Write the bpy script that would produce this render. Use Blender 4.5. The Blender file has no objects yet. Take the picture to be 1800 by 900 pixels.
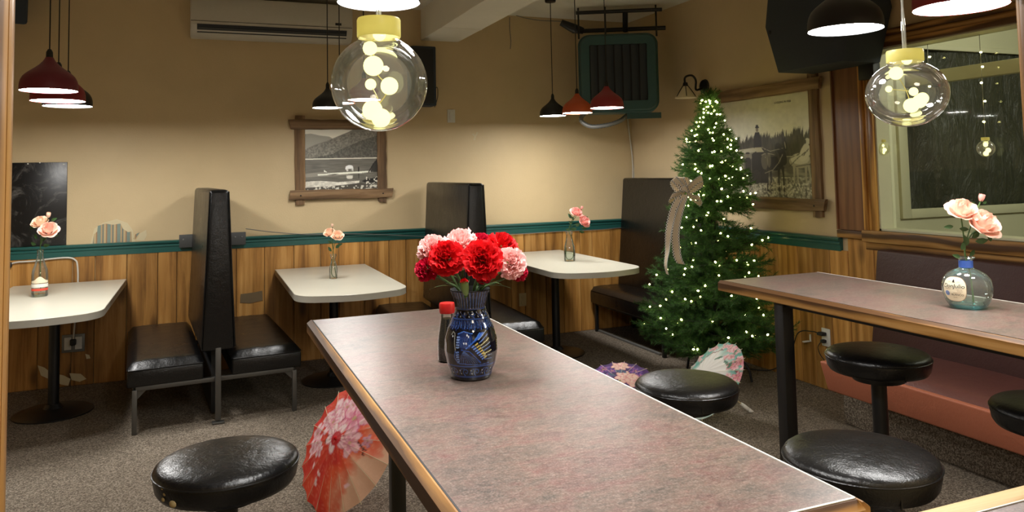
import bpy, bmesh, math, random
import numpy as np
from mathutils import Matrix, Vector, Euler

SC = bpy.context.scene
COL = SC.collection
PI = math.pi
rnd = random.Random(7)

# ------------------------------------------------------------------ camera, world, exposure
W, H = 1800, 900
F_PX, CX, CY, EYE = 1346.41, 900.0, 218.858, 1.515
VPY, VPX = (356.829, 312.472), (4240.093, 234.056)      # vanishing points of the room's two axes
_a = Vector((VPY[0]-CX, -(VPY[1]-CY), -F_PX)).normalized()
_b = Vector((VPX[0]-CX, -(VPX[1]-CY), -F_PX)).normalized()
_b = (_b - _a*_a.dot(_b)).normalized()
_c = _b.cross(_a)
ROT = Matrix((_b, _a, _c))                               # camera axes -> world axes
EYEP = Vector((0, 0, EYE))
cam = bpy.data.cameras.new('camera')
cam.sensor_fit = 'HORIZONTAL'
cam.sensor_width = 36.0
cam.lens = 36.0*F_PX/W
cam.shift_x = 0.0
cam.shift_y = (CY - H/2)/W
cam.clip_start = 0.03
camo = bpy.data.objects.new('camera', cam)
COL.objects.link(camo)
camo.matrix_world = Matrix.Translation(EYEP) @ ROT.to_4x4()
SC.camera = camo

wd = bpy.data.worlds.new('world')
SC.world = wd
wd.use_nodes = True
wd.node_tree.nodes['Background'].inputs[0].default_value = (0.9, 0.85, 0.7, 1)
wd.node_tree.nodes['Background'].inputs[1].default_value = 0.02

SC.view_settings.view_transform = 'Standard'
SC.view_settings.look = 'None'
SC.view_settings.gamma = 1.0
SC.view_settings.use_curve_mapping = False
SC.view_settings.exposure = 0.0
SC.cycles.max_bounces = 10
SC.cycles.diffuse_bounces = 5
SC.cycles.transparent_max_bounces = 24
SC.cycles.sample_clamp_indirect = 6.0
LAMP = 79.0        # radiance of a pendant's diffuser
LAMP_COL = (1.0, 0.985, 0.95)

def area_light(name, loc, size, power, col, aim):
    l = bpy.data.lights.new(name, 'AREA')
    l.shape = 'DISK'; l.size = size; l.energy = power; l.color = col
    o = bpy.data.objects.new(name, l); COL.objects.link(o)
    o.location = loc
    o.rotation_euler = (Vector(aim)-Vector(loc)).to_track_quat('-Z', 'Y').to_euler()
    return o
# unseen fill lights, added: one for the jamb and sill, one for the porch
area_light('fill_light_front_room', (0.3, -0.9, 2.5), 0.5, 12, (1, .87, .68), (0.5, 0.6, 1.0))
area_light('fill_light_porch', (5.0, 2.0, 2.6), 0.4, 30, (1, 1, .86), (5.2, 4.2, 1.4))

def ray(x, y): return ROT @ Vector((x-CX, -(y-CY), -F_PX))
def atZ(x, y, z): d = ray(x, y); return EYEP + d*((z-EYE)/d.z)
def atY(x, y, Y): d = ray(x, y); return EYEP + d*(Y/d.y)
def atX(x, y, X): d = ray(x, y); return EYEP + d*(X/d.x)
def depth(p): return -(ROT.transposed() @ (Vector(p)-EYEP)).z
def cam_dir(v): return (ROT @ Vector(v)).normalized()

D, XR, CE = 6.587, 3.936, 2.975       # back wall, right wall, ceiling
FY = 0.775                            # far face of the wall with the opening

# ------------------------------------------------------------------ mesh helpers
class MB:
    def __init__(s): s.v = []; s.f = []; s.mi = []; s.cur = 0
    def raw(s, vs, fs):
        o = len(s.v)
        s.v += [tuple(q) for q in vs]
        s.f += [tuple(i+o for i in f) for f in fs]
        s.mi += [s.cur]*len(fs)
        return s
    def _bm(s, bm, M=None):
        if M is not None: bmesh.ops.transform(bm, matrix=M, verts=bm.verts)
        bm.verts.index_update()
        s.raw([v.co.copy() for v in bm.verts], [[v.index for v in f.verts] for f in bm.faces])
        bm.free(); return s
    def box(s, c, size, rot=None, bev=0, seg=2):
        bm = bmesh.new(); bmesh.ops.create_cube(bm, size=1)
        bmesh.ops.scale(bm, vec=size, verts=bm.verts)
        if bev: bmesh.ops.bevel(bm, geom=list(bm.edges), offset=bev, segments=seg, profile=.5, affect='EDGES', clamp_overlap=True)
        M = Matrix.Translation(c)
        if rot is not None: M = M @ (rot if isinstance(rot, Matrix) else Euler(rot).to_matrix()).to_4x4()
        return s._bm(bm, M)
    def hexa(s, p, bev=0, seg=3):
        """eight corners: bottom 4 then top 4, same winding"""
        bm = bmesh.new(); v = [bm.verts.new(q) for q in p]
        for f in ((3,2,1,0),(4,5,6,7),(0,1,5,4),(1,2,6,5),(2,3,7,6),(3,0,4,7)): bm.faces.new([v[i] for i in f])
        bmesh.ops.recalc_face_normals(bm, faces=bm.faces)
        if bev: bmesh.ops.bevel(bm, geom=list(bm.edges), offset=bev, segments=seg, profile=.5, affect='EDGES', clamp_overlap=True)
        return s._bm(bm)
    def lathe(s, prof, seg=24, M=None, sx=1, sy=1):
        vs = []; fs = []; rows = []
        for r, z in prof:
            if r < 1e-6: rows.append([len(vs)]); vs.append(Vector((0, 0, z)))
            else:
                rows.append(list(range(len(vs), len(vs)+seg)))
                vs += [Vector((r*math.cos(2*PI*k/seg)*sx, r*math.sin(2*PI*k/seg)*sy, z)) for k in range(seg)]
        for a, b in zip(rows, rows[1:]):
            for k in range(seg):
                k2 = (k+1) % seg
                if len(a) == 1 and len(b) == 1: continue
                if len(a) == 1: fs.append((a[0], b[k2], b[k]))
                elif len(b) == 1: fs.append((a[k], a[k2], b[0]))
                else: fs.append((a[k], a[k2], b[k2], b[k]))
        if M is not None: vs = [M @ q for q in vs]
        return s.raw(vs, fs)
    def ball(s, c, r, seg=12, rings=8, sz=1):
        return s.lathe([(r*math.sin(PI*k/rings), -r*sz*math.cos(PI*k/rings)) for k in range(rings+1)], seg, Matrix.Translation(c))
    def tube(s, pts, r, seg=8, cap=True):
        P = [Vector(p) for p in pts]; n = len(P); R = r if hasattr(r, '__len__') else [r]*n
        T = [(P[min(i+1, n-1)]-P[max(i-1, 0)]).normalized() for i in range(n)]
        u = T[0].orthogonal().normalized(); vs = []; fs = []
        for i in range(n):
            u = (u - T[i]*u.dot(T[i]))
            u = u.normalized() if u.length > 1e-6 else T[i].orthogonal().normalized()
            w = T[i].cross(u)
            vs += [P[i] + (u*math.cos(2*PI*k/seg)+w*math.sin(2*PI*k/seg))*R[i] for k in range(seg)]
        for i in range(n-1):
            for k in range(seg):
                k2 = (k+1) % seg
                fs.append((i*seg+k, i*seg+k2, (i+1)*seg+k2, (i+1)*seg+k))
        if cap: fs.append(tuple(range(seg-1, -1, -1))); fs.append(tuple((n-1)*seg+k for k in range(seg)))
        return s.raw(vs, fs)
    def prism(s, pts, z0, z1, M=None, bev=0, seg=2, bevtop=None):
        bm = bmesh.new(); a = [bm.verts.new((x, y, z0)) for x, y in pts]; b = [bm.verts.new((x, y, z1)) for x, y in pts]; n = len(pts)
        bm.faces.new(a[::-1]); bm.faces.new(b)
        for i in range(n): bm.faces.new((a[i], a[(i+1) % n], b[(i+1) % n], b[i]))
        bmesh.ops.recalc_face_normals(bm, faces=bm.faces)
        if bev:
            ed = [e for e in bm.edges if abs(e.verts[0].co.z-e.verts[1].co.z) < 1e-6]
            bmesh.ops.bevel(bm, geom=ed, offset=bev, segments=seg, profile=.5, affect='EDGES', clamp_overlap=True)
        return s._bm(bm, M)
    def grid(s, fn, nu, nv, cu=False):
        vs = [fn(i/nu, j/nv) for j in range(nv+1) for i in range(nu if cu else nu+1)]
        n = nu if cu else nu+1; fs = []
        for j in range(nv):
            for i in range(nu):
                i2 = (i+1) % n
                fs.append((j*n+i, j*n+i2, (j+1)*n+i2, (j+1)*n+i))
        return s.raw(vs, fs)
    def mesh(s, name, mats, smooth=True, ang=38):
        me = bpy.data.meshes.new(name)
        me.from_pydata(s.v, [], s.f)
        for m in (mats if isinstance(mats, (list, tuple)) else [mats]): me.materials.append(m)
        if any(s.mi): me.polygons.foreach_set('material_index', s.mi)
        if smooth:
            me.polygons.foreach_set('use_smooth', [True]*len(s.f))
            if ang: me.set_sharp_from_angle(angle=math.radians(ang))
        me.update(); return me
    def build(s, name, mats, parent=None, smooth=True, ang=38, local=False, label=None):
        if parent is not None and not local:
            Mi = wm(parent).inverted(); s.v = [tuple(Mi @ Vector(q)) for q in s.v]
        o = bpy.data.objects.new(name, s.mesh(name, mats, smooth, ang)); COL.objects.link(o)
        if parent is not None: o.parent = parent
        if label: o['label'] = label
        return o

def wm(o):
    M = o.matrix_basis.copy()
    while o.parent is not None: o = o.parent; M = o.matrix_basis @ M
    return M
def tag(o, label=None, cat=None, group=None, kind=None):
    if label: o['label'] = label
    if cat: o['category'] = cat
    if group: o['group'] = group
    if kind: o['kind'] = kind
    return o
def thing(name, label, cat, loc=(0, 0, 0), rz=0, group=None, R=None):
    o = bpy.data.objects.new(name, None); o.empty_display_size = .05; COL.objects.link(o)
    o.location = loc
    if R is not None: o.rotation_euler = R.to_euler()
    else: o.rotation_euler = (0, 0, rz)
    return tag(o, label, cat, group)
def dup(root, loc, rz=None, label=None, group=None, scale=None):
    r = root.copy(); COL.objects.link(r); r.location = loc
    if rz is not None: r.rotation_euler = (0, 0, rz)
    if label: r['label'] = label
    if group: r['group'] = group
    if scale: r.scale = (scale,)*3
    for ch in list(root.children):
        c = ch.copy(); COL.objects.link(c); c.parent = r
        for g in list(ch.children):
            d = g.copy(); COL.objects.link(d); d.parent = c
    return r
def struct(name, mb, mat, label=None, smooth=False):
    o = mb.build(name, mat, None, smooth); return tag(o, label, kind='structure')
def frame_from(n, up=Vector((0, 0, 1))):
    n = Vector(n).normalized(); x = up.cross(n)
    if x.length < 1e-4: x = Vector((1, 0, 0))
    x.normalize(); y = n.cross(x); return Matrix((x, y, n)).transposed()
def bez(p, n=12):
    """smooth curve through points (Catmull-Rom)"""
    P = [Vector(q) for q in p]; P = [P[0]*2-P[1]] + P + [P[-1]*2-P[-2]]; out = []
    for i in range(1, len(P)-2):
        for k in range(n):
            t = k/n; a, b, c, d = P[i-1:i+3]
            out.append(.5*((2*b)+(c-a)*t+(2*a-5*b+4*c-d)*t*t+(3*b-a-3*c+d)*t**3))
    out.append(P[-2]); return out

# ------------------------------------------------------------------ materials
def s2l(c): return tuple(((x/12.92) if x <= .04045 else ((x+.055)/1.055)**2.4) for x in c)
def rgb(r, g, b): return s2l((r/255, g/255, b/255)) + (1,)
class N:
    def __init__(s, name):
        s.m = bpy.data.materials.new(name); s.m.use_nodes = True; s.t = s.m.node_tree; s.t.nodes.clear()
        s.out = s.t.nodes.new('ShaderNodeOutputMaterial')
    def n(s, t, **k):
        o = s.t.nodes.new('ShaderNode'+t)
        for a, b in k.items():
            if a.startswith('_'): setattr(o, a[1:], b)
            else:
                key = int(a[1:]) if a[0] == 'i' and a[1:].isdigit() else a.replace('__', ' ')
                if hasattr(b, 'is_output'): s.t.links.new(b, o.inputs[key])
                else: o.inputs[key].default_value = b
        return o
    def l(s, a, b): s.t.links.new(a, b)
    def bsdf(s, col, rough=.5, bump=None, bs=.2, bd=.01, spec=.5, metal=0, coat=0, **k):
        p = s.n('BsdfPrincipled')
        def st(key, v):
            if hasattr(v, 'is_output'): s.l(v, p.inputs[key])
            else: p.inputs[key].default_value = v
        st('Base Color', col); st('Roughness', rough); st('Specular IOR Level', spec); st('Metallic', metal); st('Coat Weight', coat)
        for a, b in k.items(): st(a.replace('__', ' '), b)
        if bump is not None:
            b = s.n('Bump', Strength=bs, Distance=bd, Height=bump); s.l(b.outputs[0], p.inputs['Normal'])
        s.l(p.outputs[0], s.out.inputs[0]); s.p = p; return s.m
    def coord(s, kind='Object', scale=(1, 1, 1), off=True, rand=False):
        c = s.n('TexCoord').outputs[kind]
        mp = s.n('Mapping', Vector=c, Scale=scale)
        if rand:
            r = s.n('ObjectInfo').outputs['Random']; v = s.n('VectorMath', _operation='SCALE', i0=(37., 91., 53.)); s.l(r, v.inputs['Scale']); s.l(v.outputs[0], mp.inputs['Location'])
        return mp.outputs[0]
    def noise(s, vec, scale, detail=4, rough=.55, dist=0):
        return s.n('TexNoise', Vector=vec, Scale=scale, Detail=detail, Roughness=rough, Distortion=dist).outputs[0]
    def ramp(s, f, stops):
        r = s.n('ValToRGB', Fac=f); e = r.color_ramp.elements
        while len(e) < len(stops): e.new(.5)
        for q, (p, c) in zip(e, stops): q.position = p; q.color = c
        return r.outputs[0]
    def mix(s, f, a, b, mode='MIX'):
        m = s.n('Mix', _data_type='RGBA', _blend_type=mode)
        for i, v in ((0, f), (6, a), (7, b)):
            if hasattr(v, 'is_output'): s.l(v, m.inputs[i])
            else: m.inputs[i].default_value = v
        return m.outputs[2]
    def math(s, op, a, b=0.):
        m = s.n('Math', _operation=op)
        for i, v in ((0, a), (1, b)):
            if hasattr(v, 'is_output'): s.l(v, m.inputs[i])
            else: m.inputs[i].default_value = v
        return m.outputs[0]

def plain(name, col, rough=.5, metal=0, spec=.5, nz=0, **k):
    s = N(name); c = s.coord()
    f = s.noise(c, 40, 3)
    cc = s.mix(s.math('MULTIPLY', f, .25), col, tuple(x*.6 for x in col[:3])+(1,))
    return s.bsdf(cc, rough, f if nz else None, nz or .2, .004, spec=spec, metal=metal, **k)

def m_plaster(name, col):
    s = N(name); c = s.coord()
    f = s.noise(c, 1.3, 5, .6); g = s.noise(c, 90, 4, .6)
    cc = s.mix(s.ramp(f, [(.35, (0, 0, 0, 1)), (.7, (1, 1, 1, 1))]), col, tuple(x*.88 for x in col[:3])+(1,))
    return s.bsdf(cc, .55, g, .25, .004, spec=.35)

def m_wood(name, dark, mid, light, ax='Z', knots=0., rough=.45, grain=1., bs=.25, rings=0.):
    s = N(name)
    k = {'X': (1.2, 22, 22), 'Y': (22, 1.2, 22), 'Z': (22, 22, 1.2)}[ax]
    c = s.coord('Object', tuple(q*grain for q in k), rand=True)
    ks = {'X': (.5, 2.2, 2.2), 'Y': (2.2, .5, 2.2), 'Z': (2.2, 2.2, .5)}[ax]
    c2 = s.coord('Object', ks, rand=True)
    f = s.noise(c, 1.0, 6, .65, .6)
    g = s.noise(c2, 2.2, 4, .6)
    w = s.n('TexWave', _wave_type='RINGS', _rings_direction=ax, Vector=c2, Scale=2.6, Distortion=3.5, Detail=2, Detail__Scale=1.5).outputs[1]
    h = s.math('ADD', s.math('MULTIPLY', f, .7-rings*.4), s.math('MULTIPLY', g, .3))
    h = s.math('ADD', h, s.math('MULTIPLY', s.math('SUBTRACT', w, .5), .12+rings*.45))
    col = s.ramp(h, [(.28, dark), (.5, mid), (.72, light)])
    # each board a little different in tone
    r = s.n('ObjectInfo').outputs['Random']
    hs = s.n('HueSaturation', Color=col, Saturation=1.0); s.l(s.math('ADD', s.math('MULTIPLY', r, .45), .78), hs.inputs['Value']); col = hs.outputs[0]
    if knots:
        ck = s.coord('Object', {'Z': (4.6, 4.6, 1.9), 'X': (1.9, 4.6, 4.6), 'Y': (4.6, 1.9, 4.6)}[ax], rand=True)
        v = s.n('TexVoronoi', Vector=ck, Scale=1.0, Randomness=1.0)
        kf = s.ramp(v.outputs['Distance'], [(.04, (1, 1, 1, 1)), (.10, (.75, .75, .75, 1)), (.2, (0, 0, 0, 1))])
        col = s.mix(s.math('MULTIPLY', kf, knots), col, tuple(x*.45 for x in dark[:3])+(1,))
    return s.bsdf(col, rough, f, bs, .003, spec=.4)

def m_vinyl(name, col, rough=.36):
    s = N(name); c = s.coord()
    f = s.noise(c, 160, 3, .6); g = s.noise(c, 9, 4, .6)
    rr = s.math('ADD', s.math('MULTIPLY', g, .16), rough-.08)
    w = s.noise(c, 34, 4, .7, 1.5); b = s.math('ADD', s.math('MULTIPLY', f, .3), s.math('ADD', s.math('MULTIPLY', g, 1.6), s.math('MULTIPLY', w, .7)))
    return s.bsdf(col, rr, b, .3, .007, spec=.5)

def m_glass(name, tint=(.93, .97, .95, 1), haze=.06, ior=1.45, k=1.0):
    """a thin clear shell: what is behind shows through, the lamps glint on it"""
    s = N(name); fr = s.n('Fresnel', IOR=ior).outputs[0]
    t = s.n('BsdfTransparent', Color=tint); g = s.n('BsdfGlossy', Color=(1, 1, 1, 1), Roughness=.03)
    d = s.n('BsdfTranslucent', Color=(.9, .9, .85, 1)); d2 = s.n('BsdfDiffuse', Color=(.9, .9, .87, 1))
    a = s.n('MixShader', Fac=.5, i1=d.outputs[0], i2=d2.outputs[0])
    b = s.n('MixShader', Fac=haze, i1=t.outputs[0], i2=a.outputs[0])
    f = s.math('MINIMUM', s.math('MULTIPLY', fr, k), .9)
    e = s.n('MixShader', Fac=f, i1=b.outputs[0], i2=g.outputs[0]); s.l(e.outputs[0], s.out.inputs[0]); return s.m

def m_emit(name, col, st):
    s = N(name); e = s.n('Emission', Color=tuple(col[:3])+(1,), Strength=st); s.l(e.outputs[0], s.out.inputs[0]); return s.m

def m_vcol(name, rough=.5, spec=.5, nz=0, nscale=200, trans=0, coat=0):
    s = N(name); a = s.n('Attribute', _attribute_name='paint').outputs[0]
    m = s.bsdf(a, rough, s.noise(s.coord(), nscale, 3) if nz else None, nz, .003, spec=spec, coat=coat)
    if trans:
        t = s.n('BsdfTranslucent', Color=a); mx = s.n('MixShader', Fac=trans, i1=s.p.outputs[0], i2=t.outputs[0]); s.l(mx.outputs[0], s.out.inputs[0])
    return m

MAT = {}
MAT['plaster'] = m_plaster('tan_plaster', rgb(206, 183, 142))
MAT['plaster_r'] = m_plaster('tan_plaster_right', rgb(202, 180, 142))
MAT['ceil'] = m_plaster('ceiling_paint', rgb(232, 228, 214))
MAT['cream'] = m_plaster('cream_paint', rgb(206, 204, 172))
MAT['pine'] = m_wood('knotty_pine', rgb(106, 68, 28), rgb(172, 122, 60), rgb(206, 158, 92), 'Z', .8, .42)
MAT['oak_y'] = m_wood('oak_along_y', rgb(84, 54, 24), rgb(162, 116, 58), rgb(206, 162, 100), 'Y', 0, .5, 1.4, .3, .55)
MAT['oak_x'] = m_wood('oak_along_x', rgb(84, 54, 24), rgb(162, 116, 58), rgb(206, 162, 100), 'X', 0, .5, 1.4, .3, .55)
MAT['oak_z'] = m_wood('oak_along_z', rgb(104, 70, 32), rgb(166, 122, 66), rgb(198, 154, 92), 'Z', 0, .3, 1.4, .3, .4)
MAT['oak_lit'] = m_wood('oak_lit_casing', rgb(140, 92, 38), rgb(206, 152, 78), rgb(228, 180, 104), 'Z', 0, .3, 1.4, .3, .4)  # lighter oak: the fairy lights' glow on the casing is put into the colour
MAT['pale_oak'] = m_wood('pale_oak', rgb(176, 136, 86), rgb(218, 184, 130), rgb(236, 208, 160), 'X', 0, .45, 1.4, .3, .4)
MAT['scuff_grey'] = plain('grey_rub', rgb(118, 98, 68), .6)
MAT['veneer'] = m_wood('brown_veneer', rgb(96, 62, 40), rgb(134, 90, 58), rgb(154, 108, 72), 'Z', 0, .4, .8)
MAT['barn_z'] = m_wood('weathered_wood_upright', rgb(58, 42, 28), rgb(112, 86, 58), rgb(152, 124, 90), 'Z', .3, .7, 1, .6)
MAT['barn_x'] = m_wood('weathered_wood_x', rgb(58, 42, 28), rgb(112, 86, 58), rgb(152, 124, 90), 'X', .3, .7, 1, .6)
MAT['barn_y'] = m_wood('weathered_wood_y', rgb(58, 42, 28), rgb(112, 86, 58), rgb(152, 124, 90), 'Y', .3, .7, 1, .6)
MAT['green'] = plain('green_gloss_paint', rgb(36, 86, 80), .3, nz=.15)
MAT['vinyl'] = m_vinyl('black_vinyl', rgb(11, 11, 12), .30)
MAT['maroon'] = m_vinyl('maroon_vinyl', rgb(104, 62, 56), .42)
MAT['maroon_d'] = m_vinyl('dark_maroon_vinyl', rgb(62, 32, 28), .55)
MAT['rust'] = m_vinyl('rust_vinyl', rgb(180, 106, 78), .55)
MAT['blackmetal'] = plain('black_metal', rgb(20, 20, 21), .4, spec=.5)
MAT['greymetal'] = plain('worn_grey_metal', rgb(92, 90, 86), .45, metal=.6)
MAT['white'] = plain('white_plastic', rgb(214, 212, 204), .4)
MAT['white_cord'] = plain('white_cord', rgb(205, 200, 188), .5)
MAT['ac'] = plain('ac_plastic', rgb(196, 190, 176), .45)
MAT['dark'] = plain('dark_plastic', rgb(26, 27, 29), .55)
MAT['speaker'] = plain('speaker_black', rgb(44, 52, 62), .7, nz=.4)
MAT['greygrey'] = plain('grey_board', rgb(62, 62, 60), .6)
MAT['galv'] = plain('galvanised', rgb(128, 128, 124), .5, metal=.5)
MAT['heater_green'] = plain('heater_green', rgb(46, 84, 86), .45)
MAT['heater_dark'] = plain('heater_louver', rgb(58, 64, 74), .6)
MAT['lamp_black'] = plain('lamp_black', rgb(26, 27, 30), .42)
MAT['lamp_red'] = plain('lamp_red', rgb(148, 40, 50), .45)
MAT['lamp_dred'] = plain('lamp_dark_red', rgb(122, 40, 56), .45)
MAT['lamp_orange'] = plain('lamp_orange', rgb(206, 92, 48), .45)
MAT['glow'] = m_emit('lamp_diffuser', LAMP_COL, LAMP)
MAT['bulb'] = m_emit('warm_bulb', (1, .96, .40), 2.2)
MAT['fairy'] = m_emit('fairy_bulb', (1, .90, .30), 30.0)
MAT['glass'] = m_glass('clear_glass', (.95, .97, .94, 1), .035, 1.45, 1.3)
MAT['globe'] = m_glass('clear_globe', (.97, .98, .96, 1), .07, 1.5, 1.3)
MAT['pane'] = m_glass('window_glass', (.97, .98, .95, 1), .0, 1.35, .3)
MAT['aqua'] = m_glass('aqua_glass', (.80, .93, .90, 1), .09, 1.45, 1.5)
MAT['aqua_base'] = m_glass('aqua_glass_base', (.45, .76, .82, 1), .12, 1.45, 1.4)
MAT['water'] = m_glass('water', (.9, .95, .92, 1), .02, 1.33, .6)
s_ = N('cream_cap'); s_.bsdf(rgb(232, 222, 150), .35)
t_ = s_.n('BsdfTranslucent', Color=rgb(250, 240, 170)); x_ = s_.n('MixShader', Fac=.55, i1=s_.p.outputs[0], i2=t_.outputs[0]); s_.l(x_.outputs[0], s_.out.inputs[0]); MAT['capcream'] = s_.m
MAT['clearwire'] = m_glass('clear_wire', (.85, .84, .76, 1), .35, 1.45, 1.0)
MAT['stem'] = plain('stem_green', rgb(72, 104, 52), .5)
MAT['leaf'] = plain('leaf_green', rgb(52, 84, 44), .5)
MAT['calyx'] = plain('calyx_green', rgb(118, 148, 84), .5)
MAT['soy'] = plain('soy_dark', rgb(14, 9, 7), .08, spec=.7)
MAT['redcap'] = plain('red_cap', rgb(190, 30, 28), .35)
MAT['trunk'] = plain('trunk_dark', rgb(38, 34, 24), .8)
MAT['bluewrap'] = plain('blue_band', rgb(62, 96, 176), .35)
MAT['label'] = plain('label_paper', rgb(232, 220, 190), .6)
MAT['ink'] = plain('ink', rgb(38, 34, 32), .6)
MAT['ink2'] = plain('ink_light', rgb(150, 120, 90), .6)
MAT['inkblue'] = plain('ink_blue', rgb(120, 140, 186), .6)
MAT['redlabel'] = plain('red_label', rgb(214, 76, 56), .5)
MAT['paperwhite'] = plain('printed_white', rgb(236, 232, 220), .5)
MAT['bamboo'] = plain('bamboo', rgb(206, 188, 150), .5)
MAT['beige'] = plain('torn_foam', rgb(190, 168, 120), .9)
MAT['scuff'] = plain('spackle', rgb(206, 192, 156), .8)
MAT['paint'] = m_vcol('printed_photograph', .45, .4)
MAT['paper'] = m_vcol('painted_paper', .6, .3, .2, 120, trans=.3)
MAT['glaze'] = m_vcol('painted_glaze', .12, .6, coat=.5)

def m_petal(name, a, b, tr=.25):
    s = N(name); f = s.noise(s.coord(), 55, 3)
    c = s.mix(f, a, b); m = s.bsdf(c, .6, None, spec=.25)
    t = s.n('BsdfTranslucent', Color=c); mx = s.n('MixShader', Fac=tr, i1=s.p.outputs[0], i2=t.outputs[0]); s.l(mx.outputs[0], s.out.inputs[0]); return m
MAT['c_red'] = m_petal('carnation_red', rgb(226, 30, 34), rgb(196, 18, 26))
MAT['c_pink'] = m_petal('carnation_pink', rgb(250, 208, 202), rgb(240, 176, 172))
MAT['c_mag'] = m_petal('carnation_crimson', rgb(206, 24, 62), rgb(176, 14, 44))
MAT['r_peach'] = m_petal('rose_peach', rgb(252, 226, 208), rgb(246, 190, 172))
MAT['r_pink'] = m_petal('rose_pink', rgb(250, 206, 196), rgb(236, 150, 142))
MAT['r_pale'] = m_petal('rose_pale', rgb(253, 230, 208), rgb(250, 208, 178))
MAT['needle'] = m_petal('needles', rgb(84, 122, 58), rgb(46, 84, 42), .3)

def m_carpet():
    s = N('brown_carpet'); c = s.coord()
    v = s.n('TexVoronoi', Vector=c, Scale=170.).outputs['Color']
    sep = s.n('SeparateColor', Color=v).outputs[0]
    g = s.noise(c, 130, 4, .7); h = s.noise(c, 1.6, 4, .6)
    f = s.math('ADD', s.math('MULTIPLY', sep, .5), s.math('MULTIPLY', g, .5))
    col = s.ramp(f, [(.25, rgb(74, 67, 58)), (.5, rgb(120, 110, 97)), (.75, rgb(170, 158, 142))])
    col = s.mix(s.math('MULTIPLY', h, .5), col, rgb(110, 96, 82))
    return s.bsdf(col, .95, f, .9, .012, spec=.1)
MAT['carpet'] = m_carpet()

def m_lam():
    s = N('mottled_laminate'); c = s.coord('Object', (1, 1, 1)); c2 = s.coord('Object', (1, 1.9, 1))
    a = s.noise(c2, 8, 5, .62, .4); b = s.noise(c2, 22, 5, .7, .3); d = s.noise(c, 300, 3, .65); e = s.noise(c2, 85, 4, .7)
    col = s.ramp(a, [(.34, rgb(69, 71, 67)), (.43, rgb(98, 90, 81)), (.5, rgb(119, 102, 91)), (.58, rgb(108, 71, 70)), (.68, rgb(117, 96, 88))])
    k2 = s.ramp(b, [(.34, rgb(67, 65, 62)), (.45, rgb(103, 90, 83)), (.54, rgb(132, 110, 99)), (.66, rgb(119, 74, 73))])
    col = s.mix(.45, col, k2)
    sp = s.math('ADD', s.math('MULTIPLY', d, .55), s.math('MULTIPLY', e, .45))
    col = s.mix(.42, col, s.ramp(sp, [(.36, rgb(30, 27, 27)), (.5, rgb(105, 90, 83)), (.64, rgb(166, 147, 137))]))
    rr = s.math('ADD', s.math('MULTIPLY', d, .1), .27)
    return s.bsdf(col, rr, None, spec=.5)
MAT['lam'] = m_lam()
def m_wt():
    s = N('white_speckled_laminate'); d = s.noise(s.coord(), 300, 3, .7); a = s.noise(s.coord(), 4, 3)
    col = s.mix(s.math('MULTIPLY', a, .3), s.ramp(d, [(.3, rgb(168, 164, 150)), (.5, rgb(202, 198, 182)), (.7, rgb(216, 212, 198))]), rgb(184, 180, 164))
    return s.bsdf(col, .3, None, spec=.5)
MAT['wt'] = m_wt()
MAT['wtedge'] = plain('grey_table_edge', rgb(176, 172, 160), .4)
def m_board():
    s = N('chalkboard_black'); c = s.coord('Object', (3, 1, 2.2)); a = s.noise(c, 2.2, 6, .7, 1.4); b = s.noise(s.coord(), 9, 5, .7, .8)
    f = s.math('MULTIPLY', s.ramp(a, [(.5, (0, 0, 0, 1)), (.75, (1, 1, 1, 1))]), b)
    return s.bsdf(s.mix(f, rgb(18, 17, 17), rgb(150, 146, 140)), .35, None)
MAT['board'] = m_board()
def m_plastic_sheet():
    s = N('black_plastic_sheet'); c = s.coord('Object', (2.5, 1, .8)); c2 = s.coord('Object', (1, 1, 1))
    a = s.noise(c, 5, 5, .6, 1.2); b = s.noise(c2, 60, 3, .6, .5)
    h = s.math('ADD', a, s.math('MULTIPLY', b, .18))
    return s.bsdf(s.mix(a, rgb(44, 46, 38), rgb(72, 74, 58)), .28, h, .8, .05, spec=.45)
MAT['sheet'] = m_plastic_sheet()
def m_ribbon():
    s = N('check_edged_ribbon'); uv = s.n('TexCoord').outputs['UV']; sx = s.n('SeparateXYZ', Vector=uv)
    u, v = sx.outputs[0], sx.outputs[1]      # u along in ribbon widths, v across 0..1
    e = s.math('GREATER_THAN', s.math('ABSOLUTE', s.math('SUBTRACT', v, .5)), .31)
    ck = s.n('TexChecker', Vector=s.n('Mapping', Vector=uv, Scale=(6, 10.5, 1)).outputs[0], Scale=1., Color1=rgb(30, 28, 28), Color2=rgb(236, 232, 222)).outputs[0]
    w = s.noise(s.n('Mapping', Vector=uv, Scale=(60, 60, 1)).outputs[0], 1, 2)
    body = s.ramp(w, [(.3, rgb(172, 152, 124)), (.7, rgb(226, 208, 180))])
    col = s.mix(e, body, ck); m = s.bsdf(col, .8, None, spec=.2)
    return m
MAT['ribbon'] = m_ribbon()
def m_wallpaper():
    s = N('striped_wallpaper'); x = s.n('SeparateXYZ', Vector=s.n('TexCoord').outputs['Object']).outputs[0]
    f = s.math('FRACT', s.math('MULTIPLY', x, 15.))
    r = s.n('ValToRGB', Fac=f); r.color_ramp.interpolation = 'CONSTANT'; e = r.color_ramp.elements
    for _ in range(4): e.new(.5)
    for q, (p, c) in zip(e, [(0, rgb(110, 134, 128)), (.25, rgb(176, 150, 112)), (.42, rgb(84, 108, 108)), (.55, rgb(186, 164, 124)), (.78, rgb(150, 112, 80)), (.9, rgb(110, 134, 128))]): q.position = p; q.color = c
    n = s.noise(s.coord(), 60, 3)
    return s.bsdf(s.mix(s.math('MULTIPLY', n, .3), r.outputs[0], rgb(170, 150, 120)), .8)
MAT['wallpaper'] = m_wallpaper()

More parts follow.
